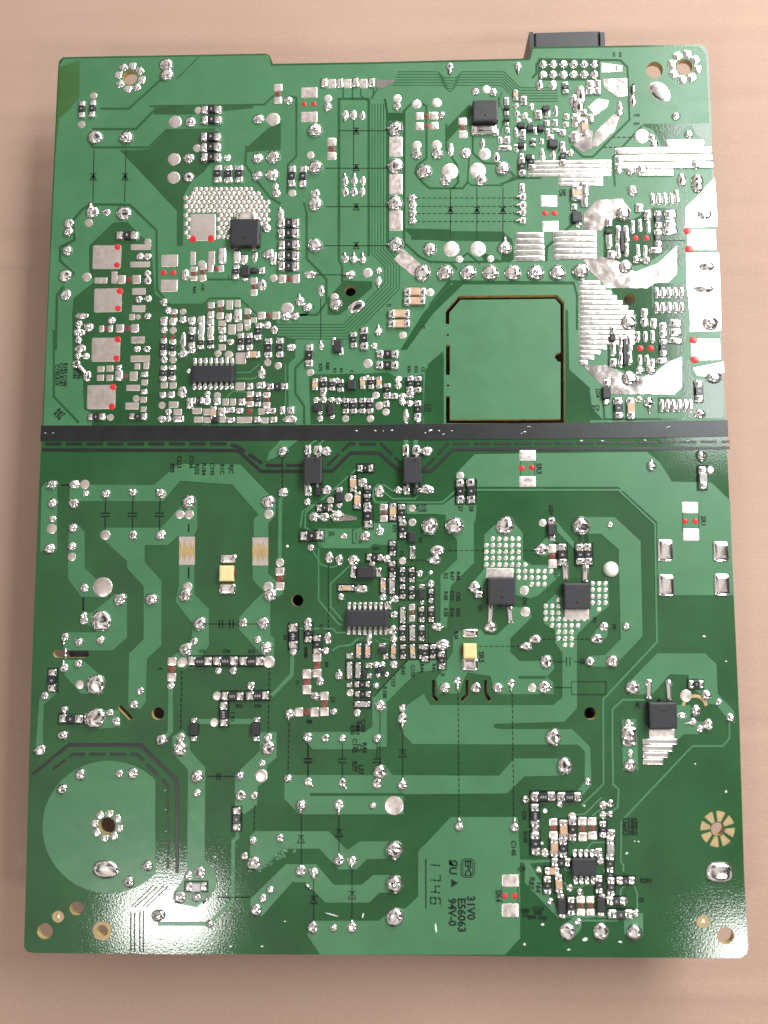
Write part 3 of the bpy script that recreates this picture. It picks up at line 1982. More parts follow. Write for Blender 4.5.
t 200 558 40 76 195 512 203 600
c 243 555 84 36 v
c 292 557 90 38 v e
c 338 557 90 38 v e
t 390 552 40 74 393 512 388 592
c 480 592 116 44 h
c 460 530 90 38 h
o 500 530 17
c 505 433 86 36 h
X 605 435 40 R201 0
X 580 528 36 C5 0
L 8 390 35 310 115 270 118
L 8 400 80 345 125
L 8 320 280 345 252 420 250
L 8 205 355 220 385 250 385
L 8 400 378 412 400 412 470 432 500
L 8 545 450 562 500 562 580
L 8 505 455 482 480 482 520
L 8 210 440 228 466 290 466 318 450
L 12 -5 340 160 340
X 20 120 36 C29 90
X 25 225 36 R120 90
u 120 100 12 14
u 105 255 8 9
u 308 75 6 6
u 510 305 6 4
u 315 715 10 10
u 480 728 12 5
X 110 75 20 R1 0
'''
# ------------------------------------------------------------------ cardboard
def make_cardboard():
    n = 150; sz = 0.62; V = []; F = []
    creases = [(0.128, 0.0, 0.0009, 0.0004), (0.074, 0.03, 0.0010, -0.0003), (0.061, -0.02, 0.0012, 0.0003), (-0.062, 0.01, 0.0012, -0.0004), (0.105, 0.02, 0.001, -0.00025), (-0.128, 0.02, 0.0013, 0.0003)]
    for j in range(n * 2 + 1):
        y = -sz / 2 + sz * j / (2 * n)
        for i in range(n + 1):
            x = -sz / 2 + sz * i / n
            z = 0.0
            for cy, sl, wd, h in creases:
                d = y - cy - sl * x - 0.0012 * math.sin(x * 31 + cy * 90)
                z += 2.4 * h * math.exp(-(d / wd) ** 2) * (0.65 + 0.35 * math.sin(x * 23 + cy * 50))
            z += 0.00022 * math.sin(x * 13 + 1) * math.sin(y * 17)
            z += 0.00004 * math.sin(y * 2 * math.pi / 0.0075 + math.sin(x * 9))
            V.append((x, y, z - 0.0006))
    w_ = n + 1
    for j in range(2 * n):
        for i in range(n):
            a = j * w_ + i
            F.append((a, a + 1, a + 1 + w_, a + w_))
    o = mesh_obj('cardboard', V, F, 'cardboard', smooth=True)
    o['kind'] = 'structure'; o['label'] = 'flattened brown corrugated cardboard lying under the circuit board'
mt, n_, b_ = nodes('cardboard')
g_ = n_.nodes.new('ShaderNodeNewGeometry')
t1 = n_.nodes.new('ShaderNodeTexNoise'); t1.inputs['Scale'].default_value = 14; t1.inputs['Detail'].default_value = 7
r1 = n_.nodes.new('ShaderNodeValToRGB')
r1.color_ramp.elements[0].position = 0.25; r1.color_ramp.elements[0].color = (0.395, 0.265, 0.200, 1)
r1.color_ramp.elements[1].position = 0.75; r1.color_ramp.elements[1].color = (0.465, 0.320, 0.248, 1)
mp = n_.nodes.new('ShaderNodeMapping'); mp.inputs['Scale'].default_value = (40, 900, 1)
t2 = n_.nodes.new('ShaderNodeTexNoise'); t2.inputs['Scale'].default_value = 1; t2.inputs['Detail'].default_value = 3
t3 = n_.nodes.new('ShaderNodeTexNoise'); t3.inputs['Scale'].default_value = 1700; t3.inputs['Detail'].default_value = 3
mx = n_.nodes.new('ShaderNodeMixRGB'); mx.blend_type = 'MULTIPLY'; mx.inputs[0].default_value = 0.22
ad = n_.nodes.new('ShaderNodeMath'); ad.operation = 'ADD'
bp = n_.nodes.new('ShaderNodeBump'); bp.inputs['Strength'].default_value = 0.5; bp.inputs['Distance'].default_value = 0.00012
n_.links.new(g_.outputs['Position'], t1.inputs['Vector']); n_.links.new(g_.outputs['Position'], mp.inputs['Vector'])
n_.links.new(mp.outputs[0], t2.inputs['Vector']); n_.links.new(g_.outputs['Position'], t3.inputs['Vector'])
n_.links.new(t1.outputs['Fac'], r1.inputs[0]); n_.links.new(r1.outputs[0], mx.inputs[1])
n_.links.new(t3.outputs['Fac'], mx.inputs[2]); n_.links.new(mx.outputs[0], b_.inputs['Base Color'])
n_.links.new(t2.outputs['Fac'], ad.inputs[0]); n_.links.new(t3.outputs['Fac'], ad.inputs[1])
n_.links.new(ad.outputs[0], bp.inputs['Height']); n_.links.new(bp.outputs[0], b_.inputs['Normal'])
b_.inputs['Roughness'].default_value = 0.8; b_.inputs['Specular IOR Level'].default_value = 0.25
make_cardboard()

# ------------------------------------------------------------------ the board
board = bpy.data.objects.new('circuit_board', None); col.objects.link(board)
board.empty_display_size = 0.02
board['label'] = 'green power supply circuit board lying solder side up on brown cardboard'
board['category'] = 'circuit board'

# read the digitised layout
OPS = []
ox = oy = 0.0; sc_ = 4.8
for line in DATA.strip().split('\n'):
    a = line.split()
    if a[0] == 'T':
        ox, oy = float(a[1]), float(a[2]); sc_ = float(a[3]) if len(a) > 3 else 4.8; continue
    OPS.append((a[0], a[1:], ox, oy, sc_))
def pt(a, i, o): return (float(a[i]) / o[2] + o[0], float(a[i + 1]) / o[2] + o[1])
def pts(a, i, o): return [pt(a, k, o) for k in range(i, len(a) - 1, 2)]

OUT = [(58.2, 66), (59, 61), (63, 57.2), (100, 56.4), (265, 53.6), (269.5, 55), (271.5, 60), (273, 63.8), (380, 62), (450, 60.2), (528, 58.4), (530.5, 53), (531.5, 47), (570, 46.4), (640, 45.3), (699, 44.4), (705, 46.5), (708, 53), (713.8, 182), (721, 330), (728, 470), (734, 600), (739.4, 720), (744, 870), (748, 948), (746.5, 954), (740, 958), (590, 957.4), (430, 955.2), (290, 954.6), (160, 954), (33, 953), (27, 951.5), (24, 947), (25.4, 900), (29.6, 740), (33.6, 620), (39.6, 475), (45.6, 350), (52.4, 190)]
for op, a, *o in OPS:
    if op == 'H': x, y = pt(a, 0, o); HOLES.append(circle(x, y, float(a[2]) / o[2]))
    if op in ('R', 'FL', 'HR'): x, y = pt(a, 0, o); HOLES.append(circle(x, y, float(a[2]) / o[2]))
    if op == 'SL':
        (x0, y0), (x1, y1) = pts(a[:4], 0, o); w2 = float(a[4]) / o[2] / 2
        an = math.atan2(y1 - y0, x1 - x0)
        HOLES.append([(x1 + w2 * math.cos(an + t), y1 + w2 * math.sin(an + t)) for t in [math.pi * (k / 6 - 0.5) for k in range(7)]] +
                     [(x0 - w2 * math.cos(an + t), y0 - w2 * math.sin(an + t)) for t in [math.pi * (k / 6 - 0.5) for k in range(7)]])
    if op == 'SL3':
        l, r = ribbon(pts(a, 0, o), 16 / o[2]); HOLES.append(l + r[::-1])
    if op == 'CUT':
        HOLES.append([(445.7, 324), (445.7, 310.5), (458.8, 296), (557, 295), (564.2, 302), (564.8, 423.2), (446, 423.4), (446, 396), (450, 396), (450, 419.6), (560.5, 419), (560.5, 362), (557.5, 361.5), (554.5, 357.5), (557, 353), (560.5, 352.5), (560.3, 305), (555, 299), (460.5, 300), (449.5, 312.5), (449.5, 324)])
        HOLES.append([(446, 345), (450, 345), (450, 375), (446, 375)])
        HOLES.append(circle(447.8, 335, 1.3, 10)); HOLES.append(circle(448, 385.4, 1.3, 10))

V, F, K = slab([OUT] + HOLES, 0.0, -1.6 * MM, bottom=True)
mesh_obj('board_substrate', V, F, 'mask_dark', board, midx=K, mats2=['laminate_edge'])
ZP, ZG, ZK = 0.09 * MM, 0.115 * MM, 0.14 * MM
UP = [(59.6, 66), (64, 59), (269, 55.4), (271.2, 66), (380, 64), (530, 60.5), (533, 49), (699, 46.4), (706, 54), (712, 182), (719.5, 330), (724.6, 424), (43.5, 426.5), (47.2, 330), (53.8, 190)]
sheet('copper_pour', UP, ZP, 'mask_copper', board)

# unit meshes ---------------------------------------------------------------
def dome_mesh(name, seed, h=0.55, seg=16, rings=6, pin=0.0, ex=1.0, mat='solder', spikes=0.06):
    rn = random.Random(seed); ph = [rn.uniform(0, 6.28) for _ in range(6)]; tilt = rn.uniform(0, 6.28)
    V = []; F = []
    def sq(c): return math.copysign(abs(c) ** ex, c)
    for k in range(rings):
        t = k / rings * math.pi / 2
        for i in range(seg):
            a = 2 * math.pi * i / seg
            wob = 1 + spikes * (math.sin(2 * a + ph[0]) * 0.5 + math.sin(3 * a + ph[1]) * 0.5) * (1 if ex == 1 else 0.3)
            r = math.cos(t) ** (0.85 if ex == 1 else 0.6) * wob
            z = h * math.sin(t) ** 0.9 * (1 + 0.12 * math.sin(a + tilt) * (1 if ex == 1 else 0.2))
            V.append((r * sq(math.cos(a)), r * sq(math.sin(a)), z))
    for k in range(rings - 1):
        for i in range(seg):
            j = (i + 1) % seg
            F.append((k * seg + i, k * seg + j, (k + 1) * seg + j, (k + 1) * seg + i))
    b = (rings - 1) * seg
    top = h * (1.0 if not pin else 0.8)
    if pin:
        px, py = 0.12 * math.cos(tilt), 0.12 * math.sin(tilt)
        c0 = len(V)
        for zz, rr in ((h * 0.92, pin * 1.25), (h * 1.35, pin), (h * 1.42, pin * 0.6)):
            for i in range(seg):
                a = 2 * math.pi * i / seg; V.append((px + rr * math.cos(a), py + rr * math.sin(a), zz))
        for i in range(seg):
            j = (i + 1) % seg
            F.append((b + i, b + j, c0 + j, c0 + i))
            for q in (0, 1): F.append((c0 + q * seg + i, c0 + q * seg + j, c0 + (q + 1) * seg + j, c0 + (q + 1) * seg + i))
        F.append(tuple(c0 + 2 * seg + i for i in range(seg)))
    else:
        V.append((0.05 * math.cos(tilt), 0.05 * math.sin(tilt), top)); c = len(V) - 1
        for i in range(seg): F.append((b + i, b + (i + 1) % seg, c))
    return V, F
DOMES = [dome_mesh('solder', s, h=hh, pin=pn, spikes=sp) for s, hh, pn, sp in ((1, 0.55, 0, 0.05), (2, 0.62, 0.2, 0.05), (3, 0.5, 0, 0.08), (4, 0.58, 0.16, 0.06), (5, 0.66, 0, 0.06), (6, 0.5, 0.24, 0.05), (7, 0.72, 0, 0.1))]
DOME_ME = [raw_mesh('solder_joint', v, f, 'solder', True) for v, f in DOMES]
fv, ff = dome_mesh('flat', 11, h=1.0, seg=20, rings=4, spikes=0.0); FLAT_ME = raw_mesh('test_pad', fv, ff, 'tin_flat', True)
bv, bf = dome_mesh('block', 12, h=1.0, seg=20, rings=5, ex=0.45, spikes=0.0)
BLOCK_ME = {m_: raw_mesh('solder_fillet', bv, bf, m_, True) for m_ in ('solder', 'tin_flat', 'tin_wave')}
def plate(corner=0.12, rim=0.08, n=4):
    # rounded plate -1..1, height 1, with a soft rim
    V, F = [], []
    def loop(ins, z):
        c = corner
        for k, (cx, cy) in enumerate(((1, 1), (-1, 1), (-1, -1), (1, -1))):
            for i in range(n):
                an = math.pi / 2 * (k + i / (n - 1)); r = max(0.01, c)
                V.append(((cx * (1 - c) + r * math.cos(an)) * (1 - ins), (cy * (1 - c) + r * math.sin(an)) * (1 - ins), z))
    loop(0, 0); loop(0, 0.45); loop(rim * 0.4, 0.82); loop(rim * 1.3, 0.96); loop(0.5, 1.0)
    m_ = 4 * n
    for k in range(4):
        for i in range(m_): j = (i + 1) % m_; F.append((k * m_ + i, k * m_ + j, (k + 1) * m_ + j, (k + 1) * m_ + i))
    F.append(tuple(4 * m_ + i for i in range(m_)))
    return V, F
pv_, pf_ = plate(); PLATE_ME = {m_: raw_mesh('solder_pad', pv_, pf_, m_, True) for m_ in ('tin_flat', 'tin_bar', 'solder')}
tv_, tf_ = plate(0.3, 0.3); TERM_ME = {m_: raw_mesh('terminal', tv_, tf_, m_, True) for m_ in ('solder', 'tin_flat')}

OVAL_ME = raw_mesh('solder_pad', *dome_mesh('oval', 5, h=1.0, seg=28, rings=6, ex=0.66, spikes=0.0), 'solder', True)
gv, gf = dome_mesh('glue', 13, h=1.0, seg=14, rings=4, spikes=0.05)
GLUE_ME = raw_mesh('glue_dot', gv, gf, 'red_glue', True); GLUE2_ME = raw_mesh('glue_residue', gv, gf, 'dark_glue', True)
def bev_box(be=0.12, top=0.0):
    """unit box -0.5..0.5, z 0..1, bevelled upper rim"""
    a, b = 0.5, 0.5 - be
    V = [(-a, -a, 0), (a, -a, 0), (a, a, 0), (-a, a, 0), (-a, -a, 1 - be), (a, -a, 1 - be), (a, a, 1 - be), (-a, a, 1 - be), (-b, -b, 1), (b, -b, 1), (b, b, 1), (-b, b, 1)]
    F = []
    for k in (0, 4):
        for i in range(4):
            j = (i + 1) % 4; F.append((k + i, k + j, k + 4 + j, k + 4 + i))
    F.append((8, 9, 10, 11)); return V, F
xv, xf = bev_box(); 
BOX_ME = {}
def box_me(name, mat, be=0.12):
    k = (name, mat, be)
    if k not in BOX_ME:
        v, f = bev_box(be); BOX_ME[k] = raw_mesh(name, v, f, mat)
    return BOX_ME[k]
# a bent flat lead: foot, knee and shoulder; unit: runs along +y from the body (y 0) to the toe (y 1), width 1, height 1
def lead_profile():
    prof = [(0.0, 0.95), (0.25, 1.0), (0.45, 0.75), (0.58, 0.25), (0.72, 0.16), (1.0, 0.12)]
    th = 0.16; V = []; F = []
    for y, z in prof:
        for xx in (-0.5, 0.5): V.append((xx, y, z))
    n = len(prof)
    for y, z in prof:
        for xx in (-0.5, 0.5): V.append((xx, y, max(0.0, z - th)))
    for i in range(n - 1):
        F.append((2 * i, 2 * i + 1, 2 * i + 3, 2 * i + 2)); o2 = 2 * n
        F.append((2 * i + 1, o2 + 2 * i + 1, o2 + 2 * i + 3, 2 * i + 3)); F.append((2 * i, 2 * i + 2, o2 + 2 * i + 2, o2 + 2 * i))
    F.append((2 * n - 2, 2 * n - 1, 4 * n - 1, 4 * n - 2))
    return V, F
lv, lf = lead_profile(); LEAD_ME = raw_mesh('lead', lv, lf, 'steel')
def ring_mesh():
    V = []; F = []; n = 14
    for r in (1.0, 0.6):
        for i in range(n):
            a = 2 * math.pi * i / n; V.append((r * 0.7 * math.cos(a), r * math.sin(a), 0))
    for i in range(n): j = (i + 1) % n; F.append((i, j, n + j, n + i))
    return V, F
rv, rf = ring_mesh(); ZERO_ME = raw_mesh('marking', rv, rf, 'resistor_mark')

joints = []      # (radius, mesh no, loc, rz, scale)
count = {}
def place(name, me, x, y, sx, sy, h, parent, z=0.0, rz=0.0):
    s = S(x, y); p = P(x, y)
    return link(name, me, parent, (p.x, p.y, ZB + z), rz, (sx * s, sy * s, h))
GV, GF = [], []       # gaps in the copper, one mesh
KV, KF = [], []       # fine printed lines
UV, UF = [], []       # dust
VV, VF = [], []       # via field
TEXTS = []
def add_shape(V, F, v, f, loc, scale, rz=0.0):
    b = len(V); c, s = math.cos(rz), math.sin(rz)
    for x, y, z in v:
        x, y, z = x * scale[0], y * scale[1], z * scale[2]
        V.append((loc[0] + c * x - s * y, loc[1] + s * x + c * y, loc[2] + z))
    for q in f: F.append(tuple(b + i for i in q))
def silk(p_, w_): strip_geo(p_, w_, ZK, 0.0, KV, KF)
def dashes(p_, on, off):
    out_ = []; need, state, cur = on, True, [p_[0]]
    for a, b in zip(p_, p_[1:]):
        L_ = math.hypot(b[0] - a[0], b[1] - a[1]); t = 0.0
        while L_ - t > need:
            t += need; q = (a[0] + (b[0] - a[0]) * t / L_, a[1] + (b[1] - a[1]) * t / L_)
            if state: out_.append(cur + [q])
            cur = [q]; state = not state; need = on if state else off
        need -= (L_ - t)
        if state: cur.append(b)
    if state and len(cur) > 1: out_.append(cur)
    return out_
CHIP = {'r': ('chip_resistor', 'resistor_black'), 'm': ('chip_resistor', 'resistor_black'), 'b': ('chip_capacitor', 'capacitor_tan'), 'w': ('chip_resistor', 'resistor_glare')}
mk('resistor_glare', (0.30, 0.29, 0.28), 0.3, var=0.3, vscale=900)  # glare on some chip bodies, put into a pale grey base colour
def chip(x, y, L_, W_, o_, kind):
    s = S(x, y); p = P(x, y)
    jx, jy = random.uniform(-0.25, 0.25) * s, random.uniform(-0.25, 0.25) * s
    rz = (math.pi / 2 if o_ == 'v' else 0.0) + random.uniform(-0.035, 0.035)
    Lm, Wm = L_ * s, W_ * s
    if kind == 'e':
        for sg in (-1, 1):
            dx, dy = (0.33 * Lm * sg, 0) if o_ == 'h' else (0, 0.33 * Lm * sg)
            link('solder_pad', TERM_ME['tin_flat'], board, (p.x + dx, p.y + dy, ZB), rz + random.uniform(-0.05, 0.05), (Lm * 0.185, Wm * 0.52, Wm * random.uniform(0.10, 0.2)))
        link('glue_residue', GLUE2_ME, board, (p.x, p.y, ZB), 0, (Wm * 0.42, Wm * 0.42, 0.2 * MM))
        return
    nm, mat = CHIP[kind]; h = Wm * 0.42
    if y > 442:      # printed outline round the footprint
        hx, hy = ((L_ + 1.6) / 2, (W_ + 1.6) / 2) if o_ == 'h' else ((W_ + 1.6) / 2, (L_ + 1.6) / 2)
        silk([(x - hx, y - hy), (x + hx, y - hy), (x + hx, y + hy), (x - hx, y + hy), (x - hx, y - hy - 0.3)], 0.7)
    bl = 0.40 if kind != 'b' else 0.44
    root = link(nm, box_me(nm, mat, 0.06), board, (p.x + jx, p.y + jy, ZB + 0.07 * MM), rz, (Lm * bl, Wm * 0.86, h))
    for sg in (-1, 1):
        t = link('terminal', TERM_ME['solder'], root)
        t.location = (sg * 0.335 / bl, 0, -0.07 * MM / h); t.scale = (0.185 / bl * random.uniform(0.94, 1.08), 0.60, random.uniform(0.95, 1.2)); t.rotation_euler = (0, 0, 0)
    if kind in 'rm':
        q = link('marking', ZERO_ME, root); q.location = (0, 0, 1.02); q.scale = (0.13 if kind == 'r' else 0.1, 0.16, 1)
        if kind == 'm':
            for dx in (-0.25, 0.25):
                q = link('marking', ZERO_ME, root); q.location = (dx, 0, 1.02); q.scale = (0.09, 0.16, 1)
def finger(x0, y0, x1, y1, w_):
    a, b = P(x0, y0), P(x1, y1); s = S(x0, y0); d = b - a; L_ = d.length; d.normalize(); nrm = Vector((-d.y, d.x, 0)); up = Vector((0, 0, 1))
    V, F = [], []; n = 8; prof = [(-0.1, 0.55, 0.9), (0.35, 0.6, 1.0), (0.8, 0.5, 0.7), (1.0, 0.3, 0.45), (1.06, 0.08, 0.35)]
    r0 = w_ * s
    for t, r, z in prof:
        c = a + d * (L_ * t) + up * (z * r0 * 0.9)
        for i in range(n):
            an = 2 * math.pi * i / n; q = c + nrm * (math.cos(an) * r * r0) + up * (math.sin(an) * r * r0 * 0.8); V.append((q.x, q.y, max(ZB - 0.0001, q.z)))
    for k in range(len(prof) - 1):
        for i in range(n):
            j = (i + 1) % n; F.append((k * n + i, k * n + j, (k + 1) * n + j, (k + 1) * n + i))
    F.append(tuple(range(n))[::-1]); F.append(tuple((len(prof) - 1) * n + i for i in range(n)))
    mesh_obj('component_lead', V, F, 'solder', board, True)
def body(name, mat, x, y, w_, h_, hz, be=0.08, parent=None, dimple=None):
    s = S(x, y) * (1 - hz / CAM.z); p = P(x, y, hz * 0.8)
    return link(name, box_me(name, mat, be), parent or board, (p.x, p.y, ZB + 0.1 * MM), 0, (w_ * s, h_ * s, hz))
def sub(name, me, root, wx, wy, wz, sx, sy, sz, rz=0.0):
    """child placed by offsets in metres under a root with scale"""
    o_ = link(name, me, root); S_ = root.scale
    o_.location = (wx / S_[0], wy / S_[1], wz / S_[2]); o_.rotation_euler = (0, 0, rz)
    if abs(math.sin(rz)) > 0.5: o_.scale = (sx / S_[1], sy / S_[0], sz / S_[2])
    else: o_.scale = (sx / S_[0], sy / S_[1], sz / S_[2])
    return o_
def px_bar(x, y, w_, h_): pass
dimple_me = raw_mesh('pin_mark', *dome_mesh('d', 3, h=1.0, seg=12, rings=3, spikes=0), 'resistor_black', True)
def transistor(x, y, w_, h_, kind):
    s = S(x, y); root = body('power_transistor', 'epoxy', x, y, w_, h_, 2.1 * MM, 0.06)
    W_, H_ = w_ * s, h_ * s
    up = -1 if kind == 'n' else 1
    sub('pin_mark', dimple_me, root, 0.02 * W_, (-0.22 if (x, y)[1] < 600 else 0.2) * H_, 2.1 * MM, 0.07 * W_, 0.07 * W_, 0.03 * MM)
    return root
def ic(x, y, w_, h_, n):
    s = S(x, y); W_, H_ = w_ * s, h_ * s
    root = body('integrated_circuit', 'epoxy', x, y, w_, h_, 1.5 * MM, 0.07)
    pitch = W_ / n * (1.0 if n > 4 else 0.98)
    for k in range(n):
        xx = (k - (n - 1) / 2) * pitch
        for sg in (1, -1):
            sub('lead', LEAD_ME, root, xx, sg * H_ * 0.49, -0.1 * MM, pitch * 0.44, H_ * 0.42, 0.9 * MM, 0 if sg == 1 else math.pi)
            p = P(x, y)
            link('solder_fillet', BLOCK_ME['solder'], board, (p.x + xx, p.y + sg * H_ * 0.80, ZB), 0, (pitch * 0.36, H_ * 0.21, 0.3 * MM))
    sub('pin_mark', dimple_me, root, -W_ * 0.42, -H_ * 0.25, 1.5 * MM, 0.35 * MM, 0.35 * MM, 0.03 * MM)
def small_package(x, y, w_, h_):
    root = body('small_transistor', 'epoxy', x, y, w_ * 0.92, h_ * 0.92, 0.95 * MM, 0.1)
    return root
def block(name, x, y, w_, h_, hz, mat='solder', rz=0.0, me=None):
    place(name, me or BLOCK_ME[mat], x, y, w_ / 2, h_ / 2, hz, board, 0.0, rz)
def petals(x, y, r, pr, mat, name, rot=0.2):
    for k in range(8):
        a = rot + k * math.pi / 4
        yield x + r * math.cos(a), y + r * math.sin(a), a

# ------------------------------------------------------------------ lay the parts out
for op, a, *o in OPS:
    k_ = o[2]
    n = lambda i: float(a[i]) / k_
    if op == 'P': sheet('copper_pour', pts(a, 0, o), ZP, 'mask_copper', board)
    elif op == 'N': sheet('laminate_window', pts(a, 0, o), ZG, 'mask_dark', board)
    elif op == 'B': sheet('laminate_window', [(max(q[0], 59.8 - (q[1] - 60) * 0.042), max(q[1], 58.4)) for q in pts(a, 0, o)], ZG, 'mask_plain', board)
    elif op == 'CI':
        x, y = pt(a, 0, o); r = n(2); xc = float(a[3]) / k_ + o[0]
        sheet('copper_pour', [(min(xc, q[0]), q[1]) for q in circle(x, y, r, 72)], ZP, 'mask_copper', board)
    elif op == 'L':
        V, F = [], []; zj[0] += 1; strip_geo(pts(a, 1, o), n(0), ZP + 0.02 * MM + (zj[0] % 9) * 1.6e-6, 0.0, V, F); mesh_obj('trace', V, F, 'mask_copper', board)
    elif op == 'G': strip_geo(pts(a, 1, o), n(0) * 1.2, ZG + 0.004 * MM + (len(GV) % 7) * 1e-6, 0.0, GV, GF)
    elif op == 'K': 
        if n(0) > 2.2: V, F = [], []; zj[0] += 1; strip_geo(pts(a, 1, o), n(0), ZK + (zj[0] % 9) * 1.6e-6, 0.0, V, F); mesh_obj('printed_band', V, F, 'black_ink', board)
        else: silk(pts(a, 1, o), n(0) * 1.15)
    elif op == 'KD':
        w_ = n(0); big = w_ > 1.5
        for q in dashes(pts(a, 1, o), 16 if big else 3.4, 4.6 if big else 2.0):
            if big: V, F = [], []; strip_geo(q, w_, ZK, 0.0, V, F); mesh_obj('printed_dash', V, F, 'black_ink', board)
            else: silk(q, w_ * 1.1)
    elif op == 'KB':
        (x0, y0), (x1, y1) = pts(a, 0, o); silk([(x0, y0), (x1, y0), (x1, y1), (x0, y1), (x0, y0 - 0.3)], 0.55)
    elif op in ('DI', 'DU'):
        x, y = pt(a, 0, o); z_ = 3.0 if op == 'DI' else 3.6
        silk([(x - z_, y - z_), (x + z_, y - z_)], 0.8); silk([(x, y - z_ + 0.4), (x - z_, y + z_), (x + z_, y + z_), (x, y - z_ + 0.4)], 0.7)
        if op == 'DI': silk([(x - 1.6, y), (x + 1.6, y)], 3)
    elif op == 'BUS':
        for k in range(6):
            yy = 72 + 2.7 * k
            strip_geo([(398 - k, yy), (438 + k, yy), (444 + k, yy + 6), (456 - k, yy + 6), (462 - k, yy), (504 - k * 0.6, yy), (520 - k * 0.6, yy + 16), (558, yy + 16)], 0.8, ZG + 0.003 * MM, 0.0, GV, GF)
            xk = 372 + 2.9 * k; Xk = 385 + 2.9 * k
            hk = 324.6 + 2.9 * k; Yk = 283 + 1.2 * k
            strip_geo([(xk, 104), (xk, 254 - 1.0 * k), (Xk, 267 - 1.0 * k), (Xk, Yk), (Xk - (hk - Yk), hk), (273, hk)], 0.85, ZG + 0.003 * MM, 0.0, GV, GF)
    elif op in ('o', 'oe'):
        x, y = pt(a, 0, o); rx = n(2); ry = n(3) if op == 'oe' else rx
        s = S(x, y); p = P(x, y); v = random.randrange(7)
        if op == 'oe': v = random.choice((0, 2, 4))
        if rx > 7: v = random.choice((0, 1, 2, 4))
        r_ = 1.04
        joints.append((max(rx, ry), v, (p.x, p.y, ZB), random.uniform(0, 6.28) if op == 'o' else 0.0, (rx * s * r_, ry * s * r_, min(rx, ry) * s * random.uniform(0.85, 1.15))))
    elif op == 'f':
        x, y = pt(a, 0, o); place('test_pad', FLAT_ME, x, y, n(2), n(2), n(2) * S(x, y) * random.uniform(0.07, 0.14), board, 0.09 * MM, random.uniform(0, 6.28))
    elif op in ('s', 'sf'):
        x, y = pt(a, 0, o); block('solder_pad', x, y, n(2), n(3), (0.2 if op == 's' else 0.17) * MM, 'tin_flat', random.uniform(-0.02, 0.02), PLATE_ME['tin_flat'])
    elif op in ('sd', 'so'):
        x, y = pt(a, 0, o); block('solder_fillet', x, y, n(2) * 1.08, n(3) * 1.08, min(n(2), n(3)) * S(x, y) * random.uniform(0.3, 0.5), 'solder', random.uniform(-0.08, 0.08), TERM_ME['solder'] if op == 'sd' else None)
    elif op in ('sd2', 'so2'):
        x, y = pt(a, 0, o); block('solder_pad', x, y, n(2), n(3), (0.6 if op == 'sd2' else 0.9) * MM, 'solder', 0.0, TERM_ME['solder'] if op == 'sd2' else OVAL_ME)
    elif op == 'd':
        x, y = pt(a, 0, o); place('glue_dot', GLUE_ME, x, y, n(2), n(2), 0.28 * MM, board)
    elif op == 'g':
        x, y = pt(a, 0, o); place('glue_residue', GLUE2_ME, x, y, n(2), n(2), 0.2 * MM, board)
    elif op == 'c':
        x, y = pt(a, 0, o); chip(x, y, n(2), n(3), a[4], a[5] if len(a) > 5 else 'r')
    elif op == 'k': x, y = pt(a, 0, o); small_package(x, y, n(2), n(3))
    elif op == 't':
        x, y = pt(a, 0, o); small_package(x, y, n(2), n(3))
        for i in (4, 6):
            xx, yy = pt(a, i, o); block('solder_fillet', xx, yy, 7, 6, 0.5 * MM)
    elif op == 'q': x, y = pt(a, 0, o); transistor(x, y, n(2), n(3), a[4])
    elif op == 'i': x, y = pt(a, 0, o); ic(x, y, n(2), n(3), int(a[4]))
    elif op == 'di': x, y = pt(a, 0, o); body('diode', 'epoxy', x, y, n(2), n(3), 2.0 * MM, 0.06)
    elif op == 'op':
        x, y = pt(a, 0, o); s = S(x, y); W_, H_ = n(2) * s, n(3) * s
        root = body('optocoupler', 'epoxy', x, y, n(2), n(3), 2.4 * MM, 0.06)
        for sx in (-0.25, 0.25):
            for sg in (1, -1): sub('lead', LEAD_ME, root, sx * W_, sg * H_ * 0.49, 0, 0.6 * MM, 2.2 * MM, 1.2 * MM, 0 if sg == 1 else math.pi)
        sub('pin_mark', dimple_me, root, 0.15 * W_, 0.36 * H_, 2.4 * MM, 0.5 * MM, 0.5 * MM, 0.03 * MM)
    elif op == 'y':
        x, y = pt(a, 0, o); root = body('surge_arrester', 'cream_plastic', x, y, n(2) * 0.95, n(3) * 0.84, 1.6 * MM, 0.1)
        for i in (4, 8):
            xx, yy = pt(a, i, o); block('solder_fillet', xx, yy, n(i + 2), n(i + 3) * 1.15, 0.7 * MM, 'solder', 0.0, TERM_ME['solder'])
        place('glue_residue', GLUE2_ME, x + (n(2) * 0.5 if x < 300 else -n(2) * 0.5), y, 2.4, 4.5, 0.9 * MM, board)
    elif op == 'b':      # spark gap: toothed pads facing each other across bare laminate
        x, y = pt(a, 0, o); w_, h_ = n(2), n(3)
        sheet('bare_strip', [(x - w_ / 2, y - h_ / 2), (x + w_ / 2, y - h_ / 2), (x + w_ / 2, y + h_ / 2), (x - w_ / 2, y + h_ / 2)], 0.075 * MM, 'bare_laminate', board)
        for sg in (-1, 1):
            q = [(x - w_ / 2, y + sg * h_ / 2)]
            for t in range(4):
                q.append((x - w_ / 2 + w_ * t / 3, y + sg * h_ * 0.38))
                if t < 3: q.append((x - w_ / 2 + w_ * (t + 0.5) / 3, y + sg * h_ * 0.10))
            q.append((x + w_ / 2, y + sg * h_ / 2))
            sheet('toothed_pad', q, 0.16 * MM, 'tin_flat', board)
    elif op == 'wb':
